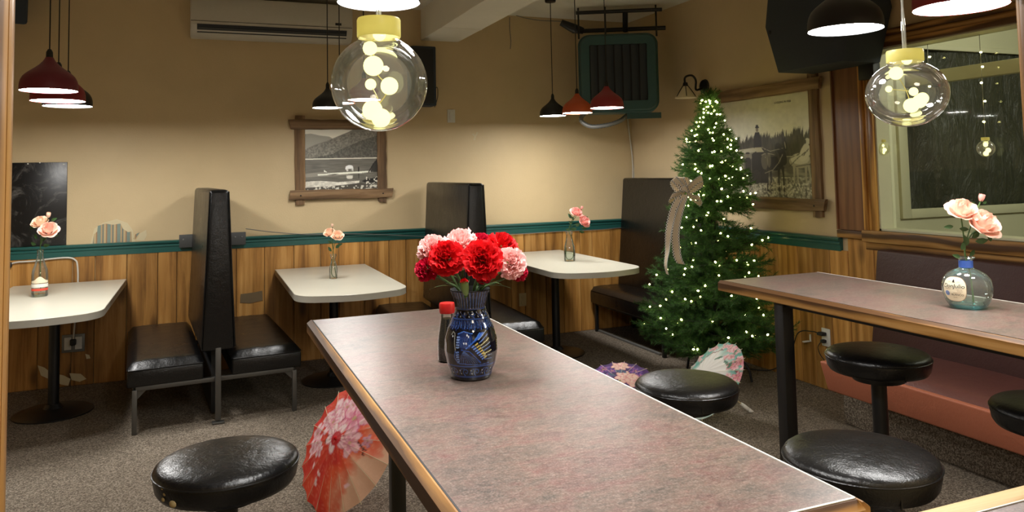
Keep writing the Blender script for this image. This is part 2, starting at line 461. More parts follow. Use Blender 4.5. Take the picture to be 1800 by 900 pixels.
# ------------------------------------------------------------------ small painter for prints (written to vertex colours of the printed sheet)
class Canvas:
    def __init__(s, w, h, bg, ss=1):
        s.ss = ss; w, h = w*ss, h*ss; s.w, s.h = w, h; s.a = np.zeros((h, w, 3)); s.a[:] = np.array(bg)/255.
        yy, xx = np.mgrid[0:h, 0:w]; s.x = (xx+.5)/w; s.y = (yy+.5)/h; s.rs = np.random.RandomState(5)
    def put(s, m, c, al=1.):
        k = (m*al)[..., None] if not np.isscalar(m) else m
        s.a = s.a*(1-k)+np.array(c)/255.*k
    def polymask(s, pts):
        x, y = s.x, s.y; m = np.zeros(x.shape, bool); n = len(pts)
        for i in range(n):
            (x1, y1), (x2, y2) = pts[i], pts[(i+1) % n]
            if y1 == y2: continue
            m ^= ((y1 > y) != (y2 > y)) & (x < (x2-x1)*(y-y1)/(y2-y1)+x1)
        return m.astype(float)
    def poly(s, pts, c, al=1.): s.put(s.polymask(pts), c, al)
    def ell(s, cx, cy, rx, ry, c, al=1., ang=0.):
        dx, dy = s.x-cx, s.y-cy; ca, sa = math.cos(ang), math.sin(ang)
        s.put(((((dx*ca+dy*sa)/rx)**2+((dy*ca-dx*sa)/ry)**2) < 1).astype(float), c, al)
    def line(s, pts, wd, c, al=1., asp=1.):
        m = np.zeros(s.x.shape, bool)
        for (x1, y1), (x2, y2) in zip(pts, pts[1:]):
            dx, dy = (x2-x1)*asp, y2-y1; L = dx*dx+dy*dy+1e-12
            t = np.clip((((s.x-x1)*asp)*dx+(s.y-y1)*dy)/L, 0, 1)
            m |= (((s.x-x1)*asp-t*dx)**2+(s.y-y1-t*dy)**2) < wd*wd
        s.put(m.astype(float), c, al)
    def noise(s, nx, ny, seed=1, octv=3):
        out = np.zeros(s.x.shape); amp = 1.; tot = 0
        rs = np.random.RandomState(seed)
        for o in range(octv):
            gx, gy = nx*2**o, ny*2**o; g = rs.rand(gy+2, gx+2)
            fx, fy = s.x*gx, s.y*gy; ix, iy = fx.astype(int), fy.astype(int); tx, ty = fx-ix, fy-iy
            tx = tx*tx*(3-2*tx); ty = ty*ty*(3-2*ty)
            out += amp*((g[iy, ix]*(1-tx)+g[iy, ix+1]*tx)*(1-ty)+(g[iy+1, ix]*(1-tx)+g[iy+1, ix+1]*tx)*ty); tot += amp; amp *= .5
        return out/tot
    def finish(s):
        k = s.ss; s.h //= k; s.w //= k; s.a = s.a.reshape(s.h, k, s.w, k, 3).mean((1, 3)); s.ss = 1; return s
    def sample(s, u, v):
        """u right, v down, both 0..1"""
        j = min(s.h-1, max(0, int(v*s.h))); i = min(s.w-1, max(0, int(u*s.w))); return s.a[j, i]
def paint(obj, cols):
    """cols: one sRGB triple per vertex"""
    me = obj.data; at = me.color_attributes.new('paint', 'FLOAT_COLOR', 'POINT')
    c = np.clip(np.array(cols, float), 0, 1); c = np.where(c <= .04045, c/12.92, ((c+.055)/1.055)**2.4)
    at.data.foreach_set('color', np.concatenate([c, np.ones((len(c), 1))], 1).astype(np.float32).ravel())
def printed_sheet(cv, fn, name, mat, parent, step=1):
    """a flat sheet carrying a print; fn(u,v) gives its point, u right, v down"""
    nu, nv = cv.w//step, cv.h//step; b = MB(); b.grid(fn, nu, nv); o = b.build(name, mat, parent, False)
    paint(o, [cv.sample(i/nu, j/nv) for j in range(nv+1) for i in range(nu+1)]); return o
def text_mesh(txt, size, mat, parent, M, name='lettering', align='CENTER', shear=0., extr=.0002):
    cu = bpy.data.curves.new('t', 'FONT'); cu.body = txt; cu.size = size; cu.align_x = align; cu.align_y = 'CENTER'; cu.shear = shear; cu.extrude = extr; cu.resolution_u = 3
    ob = bpy.data.objects.new('t', cu); COL.objects.link(ob); dg = bpy.context.evaluated_depsgraph_get()
    me = bpy.data.meshes.new_from_object(ob.evaluated_get(dg)); me.name = name; bpy.data.objects.remove(ob); bpy.data.curves.remove(cu)
    Mi = (wm(parent).inverted() @ M) if parent is not None else M
    me.transform(Mi); me.materials.clear(); me.materials.append(mat)
    o = bpy.data.objects.new(name, me); COL.objects.link(o); o.parent = parent; return o
# ------------------------------------------------------------------ the room
b = MB().box((2.6, 1.8, -.05), (11.4, 10.0, .1)); struct('floor', b, MAT['carpet'], 'brown flecked carpet floor')
b = MB().box((.6, 1.9, CE+.05), (6.9, 9.6, .1)); struct('ceiling', b, MAT['ceil'], 'off-white ceiling')
b = MB().box(((XR-2.8)/2, D+.06, CE/2), (XR+2.8+.24, .12, CE)); wall_back = struct('wall_back', b, MAT['plaster'], 'tan plaster wall behind the booths')
W0, W1, WZ0, WZ1 = .95, 3.62, 1.10, 2.24
b = MB()
b.box((XR+.06, (W1+D)/2, CE/2), (.12, D-W1, CE)).box((XR+.06, (FY+W0)/2, CE/2), (.12, W0-FY, CE))
b.box((XR+.06, (W0+W1)/2, WZ0/2), (.12, W1-W0, WZ0)).box((XR+.06, (W0+W1)/2, (WZ1+CE)/2), (.12, W1-W0, CE-WZ1))
wall_right = struct('wall_right', b, MAT['plaster_r'], 'tan plaster wall with the wide oak-framed window')
b = MB().box((-2.86, (FY+D)/2, CE/2), (.12, D-FY, CE)); struct('wall_left', b, MAT['plaster'], 'tan plaster wall on the left')
OX0, OX1, OZ0, OZ1, NY = -.155, 1.15, 1.05, 2.5, .62
b = MB()
b.box(((OX0-.02-2.8)/2, (NY+FY)/2, CE/2), (2.8+OX0-.02, FY-NY, CE)).box(((OX1+.02+XR)/2, (NY+FY)/2, CE/2), (XR-OX1-.02, FY-NY, CE))
b.box(((OX0+OX1)/2, (NY+FY)/2, (OZ0-.05)/2), (OX1-OX0+.04, FY-NY, OZ0-.05)).box(((OX0+OX1)/2, (NY+FY)/2, (OZ1+CE)/2), (OX1-OX0+.04, FY-NY, CE-OZ1))
struct('wall_front', b, MAT['plaster'], 'wall with the serving opening the picture looks through')
# frame of the opening: jambs, head, sill
def jamb(name, x, sgn, lab):
    b = MB().box((x+sgn*.01, (NY+FY)/2-.02, (OZ0+OZ1)/2), (.02, FY-NY+.06, OZ1-OZ0), bev=.003)
    b.box((x+sgn*.006, FY-.004, (OZ0+OZ1)/2), (.016, .02, OZ1-OZ0), bev=.005)
    struct(name, b, MAT['oak_z'], lab, True)
jamb('trim_1', OX0, -1, 'oak jamb on the left of the opening'); jamb('trim_2', OX1, 1, 'oak jamb on the right of the opening')
b = MB().box(((OX0+OX1)/2, (NY+FY)/2, OZ1+.01), (OX1-OX0, FY-NY+.03, .02), bev=.003); struct('trim_3', b, MAT['oak_x'], 'oak head of the opening')
b = MB().box(((OX0+OX1)/2, .60, OZ0-.02), (OX1-OX0, .286, .04), bev=.002); sill = struct('trim_4', b, MAT['lam'], 'laminate sill of the opening with an oak nosing')
MB().box(((OX0+OX1)/2, .761, OZ0-.021), (OX1-OX0, .034, .046), bev=.005).build('nosing', MAT['pale_oak'], sill)
MB().box(((OX0+OX1)/2, .7435, OZ0+.0005), (OX1-OX0, .0022, .002)).build('bevel_line', MAT['paperwhite'], sill)
# boxed ceiling beam
b = MB().box((1.975, (FY+D)/2, (2.70+CE)/2), (.35, D-FY, CE-2.70), bev=.004)
beam = struct('ceiling_beam', b, MAT['ceil'], 'boxed-in painted beam below the ceiling')
MB().box((1.975, 5.95, 2.6985), (.346, .03, .003)).build('joint_tape', MAT['ceil'], beam)

# wainscot: each board a piece
def boards_back():
    x = -2.6
    while x < XR-.02:
        w = rnd.choice((.135, .15, .18, .2, .215, .23)); w = min(w, XR-.02-x)
        if w > .03:
            t = .016+rnd.random()*.004
            MB().box((x+w/2, D-t/2, .475), (w-.004, t, .95), bev=.004, seg=1).build('plank', MAT['pine'], wall_back, False)
        x += w
boards_back()
y = D-.02
while y > 3.58:
    w = min(rnd.choice((.14, .16, .19, .21)), y-3.575); t = .016+rnd.random()*.004
    top = .95 if y > 3.95 else 1.035
    if w > .03: MB().box((XR-t/2, y-w/2, top/2), (t, w-.004, top), bev=.004, seg=1).build('plank', MAT['pine'], wall_right, False)
    y -= w
# green chair rail
prof = [(0, .945), (.022, .945), (.024, .985), (.03, .99), (.03, 1.0), (.026, 1.006), (.04, 1.016), (.044, 1.026), (.038, 1.034), (0, 1.036)]
Mx = Matrix(((0, 0, 1, 0), (-1, 0, 0, D), (0, 1, 0, 0), (0, 0, 0, 1)))
b = MB().prism(prof, -2.8, XR, Mx); struct('trim_5', b, MAT['green'], 'dark green chair rail on the back wall')
My = Matrix(((-1, 0, 0, XR), (0, 0, 1, 0), (0, 1, 0, 0), (0, 0, 0, 1)))
b = MB().prism(prof, 3.93, D-.04, My); struct('trim_6', b, MAT['green'], 'dark green chair rail on the right wall')
# veneered post beside the window
b = MB().box((XR-.012, 3.828, (1.09+CE)/2), (.024, .216, CE-1.09), bev=.002).box((XR-.018, 3.938, (1.09+CE)/2), (.036, .012, CE-1.09), bev=.002)
post = struct('trim_7', b, MAT['veneer'], 'brown veneered post between picture and window')
MB().box((XR-.02, 3.83, 1.063), (.04, .22, .05), bev=.004).build('cap', MAT['oak_y'], post)

# ------------------------------------------------------------------ window in the right wall
win = thing('window_1', 'wide oak-framed window in the right wall', None, (XR, 2.3, WZ0)); win['kind'] = 'structure'
for k, (y0, y1, x) in enumerate(((3.688, 3.722, .03), (3.655, 3.69, .018), (3.62, 3.657, .026))):
    MB().box((XR-x/2+.001, (y0+y1)/2, (1.03+2.245)/2), (x, y1-y0, 1.215), bev=.005).build('casing', MAT['oak_lit'], win)
for z0, z1, x in ((2.305, 2.345, .034), (2.27, 2.307, .02), (2.235, 2.272, .028)):
    MB().box((XR-x/2+.001, (W0+3.722)/2, (z0+z1)/2), (x, 3.722-W0, z1-z0), bev=.005).build('head_casing', MAT['oak_y'], win)
MB().box((XR-.02, (W0+3.722)/2, 1.062), (.06, 3.722-W0+.01, .074), bev=.008).build('window_sill', MAT['oak_y'], win)
MB().box((XR-.008, (W0+3.722)/2, 1.0), (.026, 3.722-W0, .05), bev=.004).build('apron', MAT['oak_y'], win)
b = MB().box((XR+.06, W1-.006, (WZ0+WZ1)/2), (.13, .012, WZ1-WZ0)).box((XR+.06, (W0+W1)/2, WZ1-.006), (.13, W1-W0, .012)).box((XR+.06, (W0+W1)/2, WZ0+.006), (.13, W1-W0, .012))
b.build('reveal', MAT['cream'], win, False)
MB().box((XR+.10, (W0+W1)/2, (WZ0+WZ1)/2), (.004, W1-W0-.024, WZ1-WZ0-.024)).build('pane', MAT['pane'], win, False)

# the glazed porch seen through it
PY = 4.3
b = MB()
b.box(((4.06+4.93)/2, PY+.06, 1.5), (.87, .12, 3.0)).box((6.0, PY+.06, 1.12/2), (2.14, .12, 1.12)).box((6.0, PY+.06, 2.72), (2.14, .12, .6))
b.box((7.1, 2.5, 1.5), (.12, 3.7, 3.0)).box((5.55, 2.5, 3.0), (3.1, 3.7, .1))
porch = struct('wall_beyond', b, MAT['cream'], 'cream wall of the porch seen through the window')
for x0, x1, z0, z1 in ((4.88, 4.97, 1.1, 2.44), (4.97, 7.0, 1.10, 1.17), (4.97, 7.0, 2.40, 2.44)):
    MB().box(((x0+x1)/2, PY-.012, (z0+z1)/2), (x1-x0, .03, z1-z0), bev=.004).build('frame_strip', MAT['cream'], porch)
MB().box((4.78, PY-.004, 1.6), (.006, .012, 2.0)).build('bead', MAT['cream'], porch)
def sheetf(u, v):
    x = 4.95+u*2.05; z = 1.15+v*1.28
    return Vector((x, PY+.03-.014*math.sin(x*7+1.3*math.sin(z*5))-.008*math.sin(x*19+z*9)-.012*math.sin(z*6+x*3), z))
MB().grid(sheetf, 90, 50).build('plastic_sheet', MAT['sheet'], porch, True, None)
MB().box((5.03, 2.6, 2.15), (.07, 3.4, .095), bev=.004).build('header', MAT['cream'], porch)
# leafy plant in the porch, its leaves just in view
pp = thing('potted_plant', 'green leafy plant standing behind the window at its far right', 'plant', (6.35, 3.9, 0))
MB().lathe([(0, 0), (.12, 0), (.16, .3), (.15, .3), (.13, .26), (0, .26)], 20, Matrix.Translation((6.35, 3.9, 0))).build('pot', MAT['rust'], pp)
MB().tube([(6.35, 3.9, .25), (6.36, 3.91, .8), (6.34, 3.88, 1.5)], [.015, .012, .006]).build('stem', MAT['trunk'], pp)
def leaf_mesh(b, base, d, up, L, w, n=6, droop=.25):
    d = Vector(d).normalized(); s_ = d.cross(up).normalized(); u_ = s_.cross(d)
    def f(u, v):
        ww = w*math.sin(PI*min(1, v*1.02+.0))**.8*(1-.25*v)
        return Vector(base)+d*(L*v)+s_*((u-.5)*ww)+u_*(-droop*L*v*v+abs(u-.5)*ww*.35)
    b.grid(f, 2, n)
for k in range(26):
    a = k*2.4; z = .7+k*.033
    b = MB(); leaf_mesh(b, (6.35, 3.9, z), (math.cos(a), math.sin(a), .5), Vector((0, 0, 1)), .3, .075, 6, .4); b.build('leaf', MAT['leaf'], pp)

# ------------------------------------------------------------------ wall-mounted bits on the back wall
def flat_patch(name, pts, mat, parent, t=.0015, y=D):
    M = Matrix(((1, 0, 0, 0), (0, 0, -1, y), (0, 1, 0, 0), (0, 0, 0, 1)))
    return MB().prism(pts, 0, t, M).build(name, mat, parent, False)
def bw(*px): return [(atY(x, y, D).x, atY(x, y, D).z) for x, y in px]
flat_patch('bare_plaster', bw((158, 431), (166, 402), (180, 392), (205, 385), (224, 392), (233, 404), (238, 428)), MAT['scuff'], wall_back, .0012)
flat_patch('wallpaper_remnant', bw((163, 430), (165, 412), (171, 407), (172, 397), (185, 393), (198, 395), (212, 393), (216, 402), (225, 408), (231, 407), (232, 428)), MAT['wallpaper'], wall_back, .0024)
flat_patch('wallpaper_remnant', bw((234, 420), (238, 412), (246, 408), (241, 415), (238, 421)), MAT['wallpaper'], wall_back, .0024)
flat_patch('bare_plaster', bw((240, 422), (246, 410), (257, 404), (258, 414), (253, 423)), MAT['scuff'], wall_back, .0018)
flat_patch('bare_plaster', bw((829, 236), (833, 234), (835, 238), (838, 232), (841, 233), (837, 240), (835, 246), (832, 247), (833, 240)), MAT['scuff'], wall_back)
yp = D-.0205
def bp(*px): return [(atY(x, y, yp).x, atY(x, y, yp).z) for x, y in px]
flat_patch('white_scuff', bp((66, 642), (78, 646), (88, 654), (112, 660), (124, 666), (120, 678), (108, 676), (90, 668), (72, 660)), MAT['scuff'], wall_back, .001, yp)
flat_patch('white_scuff', bp((122, 656), (142, 657), (152, 666), (140, 671), (126, 668)), MAT['scuff'], wall_back, .001, yp)
flat_patch('white_scuff', bp((150, 622), (157, 624), (159, 630), (152, 631)), MAT['scuff'], wall_back, .001, yp)
flat_patch('grey_scuff', bp((423, 517), (446, 514), (461, 511), (462, 528), (440, 533), (422, 532)), MAT['scuff_grey'], wall_back, .0008, yp)

# light switch
P = atY(793, 204, D); t = thing('light_switch', 'white light switch on the tan wall right of the lake picture', 'switch', (P.x, D, P.z))
MB().box((P.x, D-.004, P.z), (.072, .008, .118), bev=.003).build('plate', MAT['white'], t)
MB().box((P.x, D-.009, P.z), (.034, .006, .066), bev=.002).build('rocker', MAT['white'], t)
# outlet on the boards below the third table
P = atY(917, 526, D); t = thing('wall_outlet', 'brown-beige wall outlet low on the pine boards behind the carnation vase', 'outlet', (P.x, D-.02, P.z))
MB().box((P.x, D-.024, P.z), (.072, .008, .118), bev=.003).build('plate', MAT['beige'], t)
for s in (-1, 1): MB().lathe([(0, .004), (.016, .003), (.017, 0)], 16, Matrix.Translation((P.x, D-.028, P.z+s*.028)) @ Matrix.Rotation(PI/2, 4, 'X')).build('socket', MAT['beige'], t)
# outlet plate with charger and conduit under the left table
P = atY(129, 603, D-.02); t = thing('wall_outlet', 'grey double outlet plate under the left booth table', 'outlet', (P.x, D-.02, P.z))
MB().box((P.x, D-.024, P.z), (.15, .008, .13), bev=.003).build('plate', MAT['galv'], t)
for s in (-1, 1): MB().box((P.x+s*.035, D-.03, P.z+.0), (.045, .005, .09), bev=.002).build('socket', MAT['white'], t)
t = thing('power_cord', 'white power cord looping down the boards to the plug under the left table', 'cord', (P.x, D-.02, P.z))
pc = [atY(x, y, D-.03) for x, y in ((14, 466), (30, 461), (60, 459), (90, 455), (120, 453), (132, 457), (136, 466), (137, 495), (133, 550), (130, 585), (129, 600))]
MB().tube(bez(pc, 5), .006, 8).build('cord', MAT['white_cord'], t)
MB().box((pc[-1].x, D-.045, pc[-1].z-.004), (.04, .03, .045), bev=.008).build('plug', MAT['dark'], t)
MB().box((pc[0].x, D-.035, pc[0].z), (.05, .03, .04), bev=.008).build('junction', MAT['dark'], t)
# thin grey cables running along the rail
t = thing('cable', 'thin grey cable sagging along the green rail from left booth to middle booth', 'cable', tuple(atY(432, 403, D-.05)))
MB().tube(bez([atY(x, y, D-.05) for x, y in ((432, 402), (480, 408), (540, 412), (600, 411), (660, 412), (748, 416))], 6), .0035, 6).build('wire', MAT['galv'], t)
t = thing('cable', 'thin pale cable under the green rail right of the middle booth', 'cable', tuple(atY(857, 412, D-.03)))
MB().tube(bez([atY(x, y, D-.03) for x, y in ((850, 412), (900, 412), (980, 407), (1050, 404), (1100, 399))], 6), .0035, 6).build('wire', MAT['galv'], t)
# chalkboard
p0, p1 = atY(119, 285, D), atY(118, 431, D)
t = thing('chalkboard', 'smeared black chalkboard leaning on the rail at the far left', 'chalkboard', (p0.x-.2, D, 1.038))
MB().box((p0.x-.21, D-.006, (p0.z+1.038)/2), (.42, .012, p0.z-1.038), bev=.002).build('board', MAT['board'], t)
b = MB()
for x, y in ((49, 288), (70, 286), (112, 289), (18, 314)): q = atY(x, y, D-.013); b.lathe([(0, .003), (.005, 0)], 8, Matrix.Translation(q) @ Matrix.Rotation(PI/2, 4, 'X'))
b.build('pins', MAT['paperwhite'], t)

# air conditioner
A0, A1, AZ0, AZ1 = -.098, 1.16, 2.627, 2.935
t = thing('air_conditioner', 'long off-white wall air conditioner high on the back wall', 'air conditioner', ((A0+A1)/2, D, AZ0))
prof = [(0, AZ0), (.13, AZ0), (.175, AZ0+.035), (.2, AZ0+.10), (.2, AZ1-.03), (.18, AZ1), (0, AZ1)]
b = MB().prism(prof, A0, A1, Mx, bev=.012); b.build('body', MAT['ac'], t)
ym = D-.155
MB().hexa([(A0+.05, D-.17, AZ0+.028), (A1-.05, D-.17, AZ0+.028), (A1-.05, D-.12, AZ0+.01), (A0+.05, D-.12, AZ0+.01), (A0+.05, D-.201, AZ0+.088), (A1-.05, D-.201, AZ0+.088), (A1-.05, D-.15, AZ0+.09), (A0+.05, D-.15, AZ0+.09)]).build('air_slot', MAT['dark'], t, False)
MB().box(((A0+A1)/2, D-.187, AZ0+.058), (A1-A0-.12, .008, .012), rot=(.5, 0, 0)).build('louver', MAT['greygrey'], t)
MB().box(((A0+A1)/2, D-.2, AZ0+.112), (A1-A0-.01, .004, .004)).build('panel_seam', MAT['greygrey'], t)
MB().box((A1-.12, D-.201, AZ0+.14), (.05, .003, .02)).build('display', MAT['dark'], t)

# loudspeakers
p0 = atY(762, 82, D-.16); p1 = atY(745, 188, D-.16)
t = thing('loudspeaker', 'black wall loudspeaker half hidden behind the large hanging glass globe', 'loudspeaker', (1.77, D, 2.1))
MB().box((1.775, D-.1, 2.36), (.22, .16, .52), bev=.01).build('cabinet', MAT['speaker'], t)
MB().box((1.765, D-.184, 2.36), (.19, .01, .48), bev=.004).build('grille', MAT['dark'], t)
MB().tube(bez([(1.885, D-.06, 2.2), (1.93, D-.04, 2.28), (1.94, D-.03, 2.2), (1.91, D-.03, 2.1)], 5), .003, 6).build('wire', MAT['dark'], t)
t = thing('loudspeaker', 'small black loudspeaker high in the top left corner', 'loudspeaker', tuple(atY(32, 20, 6.35)))
q = atY(28, 10, 6.35); MB().box((q.x-.03, 6.42, q.z+.04), (.17, .2, .3), rot=(.25, 0, .25), bev=.02).build('cabinet', MAT['speaker'], t)
MB().tube([(q.x-.03, 6.5, q.z+.05), (q.x-.03, D, q.z+.05)], .012).build('bracket', MAT['dark'], t)

pts = [(4.17, 2.66), (4.205, 2.475), (4.095, 2.145), (3.53, 2.145), (3.42, 2.475), (3.455, 2.66)]
t = thing('loudspeaker', 'big black wedge loudspeaker hung on the wall above the horse picture', 'loudspeaker', (XR, 3.81, 2.15))
MB().prism(pts, 3.60, XR-.03, Matrix(((0, 0, 1, 0), (1, 0, 0, 0), (0, 1, 0, 0), (0, 0, 0, 1))), bev=.006).build('cabinet', MAT['speaker'], t)
MB().lathe([(0, .006), (.012, .004), (.014, 0)], 12, Matrix.Translation((3.6, 4.16, 2.43)) @ Matrix.Rotation(-PI/2, 4, 'Y')).build('bolt', MAT['dark'], t)
MB().box((XR-.03, 3.62, 2.1), (.06, .12, .1), bev=.004).build('bracket', MAT['dark'], t)

# ------------------------------------------------------------------ pictures in rustic frames
def rustic_bar(b, a, c, w, t, n, seed, ax, proud=0.):
    """rough-sawn bar from a to c (2-D, wall plane), uneven edges; n maps (s,z,out) to the world"""
    r = random.Random(seed); d = Vector((c[0]-a[0], c[1]-a[1])); L = d.length; d.normalize(); q = Vector((-d.y, d.x)); m = 10
    rows = []
    for i in range(m+1):
        p = Vector(a)+d*(L*i/m); k = [w/2*(1+r.uniform(-.1, .1)) for _ in range(2)]; tt = t*(1+r.uniform(-.06, .06))
        if i in (0, m): k = [k[0]*.94, k[1]*.94]
        e = r.uniform(-.012, .012) if i in (0, m) else 0
        rows.append([n(*(p-q*k[0]+d*e), proud), n(*(p-q*k[0]*.92+d*e), proud+tt*.8), n(*(p-q*k[0]*.2), proud+tt), n(*(p+q*k[1]*.5), proud+tt*.97), n(*(p+q*k[1]-d*e), proud+tt*.75), n(*(p+q*k[1]-d*e), proud)])
    vs = [v for row in rows for v in row]; fs = []
    for i in range(m):
        for k in range(6): k2 = (k+1) % 6; fs.append((i*6+k, i*6+k2, (i+1)*6+k2, (i+1)*6+k))
    fs.append((5, 4, 3, 2, 1, 0)); fs.append(tuple(m*6+k for k in range(6))); b.raw(vs, fs)
def make_picture(name, label, n, x0, x1, z0, z1, w, mats, cv, seed, flip=False):
    """x0..x1, z0..z1: the visible print"""
    t = thing(name, label, 'picture', n((x0+x1)/2, z0, 0))
    if flip: sheet = printed_sheet(cv, lambda u, v: n(x0+(x1-x0)*u, z1+(z0-z1)*v, .012), 'photo_print', MAT['paint'], t)
    else: sheet = printed_sheet(cv, lambda u, v: n(x0+(x1-x0)*u, z1+(z0-z1)*v, .012), 'photo_print', MAT['paint'], t)
    s = 1 if x1 > x0 else -1; e = .065*s
    b = MB(); a = min(x0, x1); c = max(x0, x1)
    MB().raw([n(a, z0, .002), n(c, z0, .002), n(c, z1, .002), n(a, z1, .002), n(a, z0, .009), n(c, z0, .009), n(c, z1, .009), n(a, z1, .009)], [(3, 2, 1, 0), (4, 5, 6, 7), (0, 1, 5, 4), (1, 2, 6, 5), (2, 3, 7, 6), (3, 0, 4, 7)]).build('backing', MAT['greygrey'], t, False)
    for k, (p, q, m, pr) in enumerate((((a-w/2, z0-w-.035), (a-w/2, z1+w+.035), 0, 0.), ((c+w/2, z0-w-.035), (c+w/2, z1+w+.035), 0, 0.), ((a-w-.045, z1+w/2), (c+w+.045, z1+w/2+.006), 1, .018), ((a-w-.045, z0-w/2+.004), (c+w+.045, z0-w/2), 1, .018))):
        b = MB(); rustic_bar(b, p, q, w, .03, n, seed+k, m, pr); b.build('frame_bar', mats[m], t, False)
    for xx in (a-w/2, c+w/2):
        b = MB(); v = n(xx, z0-w/2, .05); dv = (n(0, 0, 1)-n(0, 0, 0))
        b.ball(v, .006, 8, 5); b.build('nail', MAT['dark'], t)
    return t
# print 1: a lake with a white horse on a raft
cv = Canvas(180, 150, (222, 218, 200), 3); nz = cv.noise(60, 50, 2, 2)[..., None]
def mount(cv, pts, c, al=1): cv.poly(pts+[(1.1, .5), (-.1, .5)], c, al)
cv.put(np.clip(1-cv.y/.5, 0, 1), (216, 212, 196), .8)
mount(cv, [(-.1, .09), (.08, .07), (.2, .1), (.33, .12), (.45, .2), (.6, .4), (1.1, .45)], (152, 149, 136))
mount(cv, [(-.1, .4), (0, .33), (.14, .25), (.3, .19), (.46, .11), (.6, .04), (.66, 0), (1.1, -.02)], (122, 119, 108))
mount(cv, [(-.1, .5), (.35, .42), (.55, .3), (.75, .2), (1.1, .06)], (92, 90, 82))
m = cv.polymask([(-.1, .36), (.14, .27), (.6, .05), (1.1, 0), (1.1, .49), (-.1, .49)]); cv.a *= 1+(m[..., None]*(nz-.5)*.55)
cv.poly([(0, .5), (1, .49), (1, 1), (0, 1)], (104, 101, 92)); cv.a *= 1+((cv.y > .5)[..., None]*(cv.noise(8, 70, 4, 2)[..., None]-.5)*.35)
cv.poly([(0, .482), (1, .474), (1, .49), (0, .5)], (226, 222, 206))
cv.poly([(0, .73), (.2, .71), (.5, .72), (.62, .76), (0, .79)], (140, 136, 124))
cv.poly([(.17, .74), (.45, .72), (.95, .695), (.96, .72), (.6, .745), (.17, .765)], (236, 232, 216)); cv.poly([(.3, .755), (.42, .738), (.46, .742), (.38, .765)], (90, 88, 80))
cv.ell(.61, .63, .05, .032, (244, 242, 230)); cv.poly([(.555, .62), (.575, .61), (.585, .65), (.56, .68), (.55, .66)], (244, 242, 230))
for x in (.57, .585, .64, .655): cv.poly([(x-.006, .64), (x+.008, .64), (x+.005, .7), (x-.003, .7)], (240, 238, 226))
cv.ell(.61, .80, .045, .03, (226, 222, 208), .9); cv.poly([(.56, .77), (.66, .77), (.65, .8), (.57, .8)], (214, 210, 196), .7)
cv.poly([(.728, .64), (.74, .62), (.746, .66), (.744, .71), (.728, .71)], (34, 32, 30)); cv.poly([(.732, .74), (.745, .74), (.742, .83), (.734, .83)], (50, 48, 44))
cv.line([(.27, .7), (.26, .68)], .006, (236, 232, 220)); cv.line([(.26, .7), (.29, .705)], .006, (236, 232, 220))
m = cv.polymask([(0, .86), (.2, .85), (.45, .88), (.75, .86), (.74, .9), (.5, .93), (.2, .97), (0, .96)]); cv.put(m*np.clip(.4+cv.noise(20, 20, 8)*.9, 0, 1), (226, 222, 208))
cv.poly([(0, .96), (.3, .945), (.6, .92), (.75, .9), (1, .95), (1, 1), (0, 1)], (74, 70, 62)); cv.put((cv.noise(40, 40, 9, 2) > .56)*(cv.y > .94), (200, 196, 182))
cv.poly([(.78, .87), (.86, .83), (1, .81), (1, .9), (.84, .9)], (30, 28, 26)); cv.poly([(.9, .72), (.96, .55), (1, .5), (1, .72)], (44, 42, 38), .9); cv.line([(.88, .72), (.95, .58), (1, .52)], .008, (36, 34, 30)); cv.put((cv.noise(46, 46, 12, 2) > .6)*(cv.y > .8)*(cv.x > .84), (214, 210, 196))
c1 = atY(536, 228, D); c2 = atY(663, 331, D)
cv.a = np.clip(cv.a*1.1, 0, 1); cv.finish()
make_picture('framed_picture', 'framed lake photograph with a white horse on a raft, on the back wall', lambda s, z, o: Vector((s, D-o, z)), c1.x, c2.x, c2.z-.002, c1.z, .082, (MAT['barn_z'], MAT['barn_x']), cv, 3)
# print 2: a horse team and wagon before a line of firs (u runs from the far end to the near end)
cv = Canvas(240, 190, (208, 204, 184), 3); rs = np.random.RandomState(3)
cv.a *= 1+.08*(cv.noise(30, 24, 1, 2)[..., None]-.5)
xs = np.linspace(-.02, 1.02, 90); tops = [.36+.05*(1-x)+rs.uniform(-.05, .035)*(.6+x*.6)+(.06 if x < .2 else 0) for x in xs]
tp = []
for k, (x, z) in enumerate(zip(xs, tops)): tp += [(x-.008, z+.035), (x, z)]
cv.poly(tp+[(1.05, .60), (-.05, .60)], (64, 60, 50)); m = cv.polymask(tp+[(1.05, .6), (-.05, .6)]); cv.a *= 1+m[..., None]*(cv.noise(70, 14, 5, 2)[..., None]-.5)*.6
cv.poly([(0, .545), (.45, .5), (.5, .53), (.5, .6), (0, .62)], (176, 170, 148)); cv.poly([(0, .575), (.5, .545), (.5, .62), (0, .66)], (120, 115, 100))
cv.poly([(0, .62), (1, .6), (1, 1), (0, 1)], (84, 80, 70)); cv.put((cv.y > .80)*np.clip(cv.noise(70, 50, 6, 2)*1.6-.35, 0, 1), (186, 180, 160)); cv.put((cv.y > .72)*(cv.y < .82)*np.clip(cv.noise(16, 40, 9, 2)*1.5-.5, 0, 1), (150, 144, 126))
cv.poly([(.43, .56), (.56, .5), (.58, .86), (.42, .86)], (34, 31, 27)); cv.ell(.47, .8, .05, .07, (44, 40, 34)); cv.ell(.56, .79, .035, .06, (40, 36, 32))
# driver on the wagon
cv.poly([(.455, .40), (.475, .345), (.515, .345), (.535, .42), (.535, .51), (.455, .5)], (30, 28, 25)); cv.ell(.495, .32, .014, .022, (120, 110, 92)); cv.ell(.495, .297, .022, .008, (26, 24, 22)); cv.poly([(.482, .295), (.483, .272), (.507, .272), (.508, .295)], (26, 24, 22)); cv.poly([(.46, .5), (.53, .5), (.56, .55), (.48, .55)], (176, 168, 146))
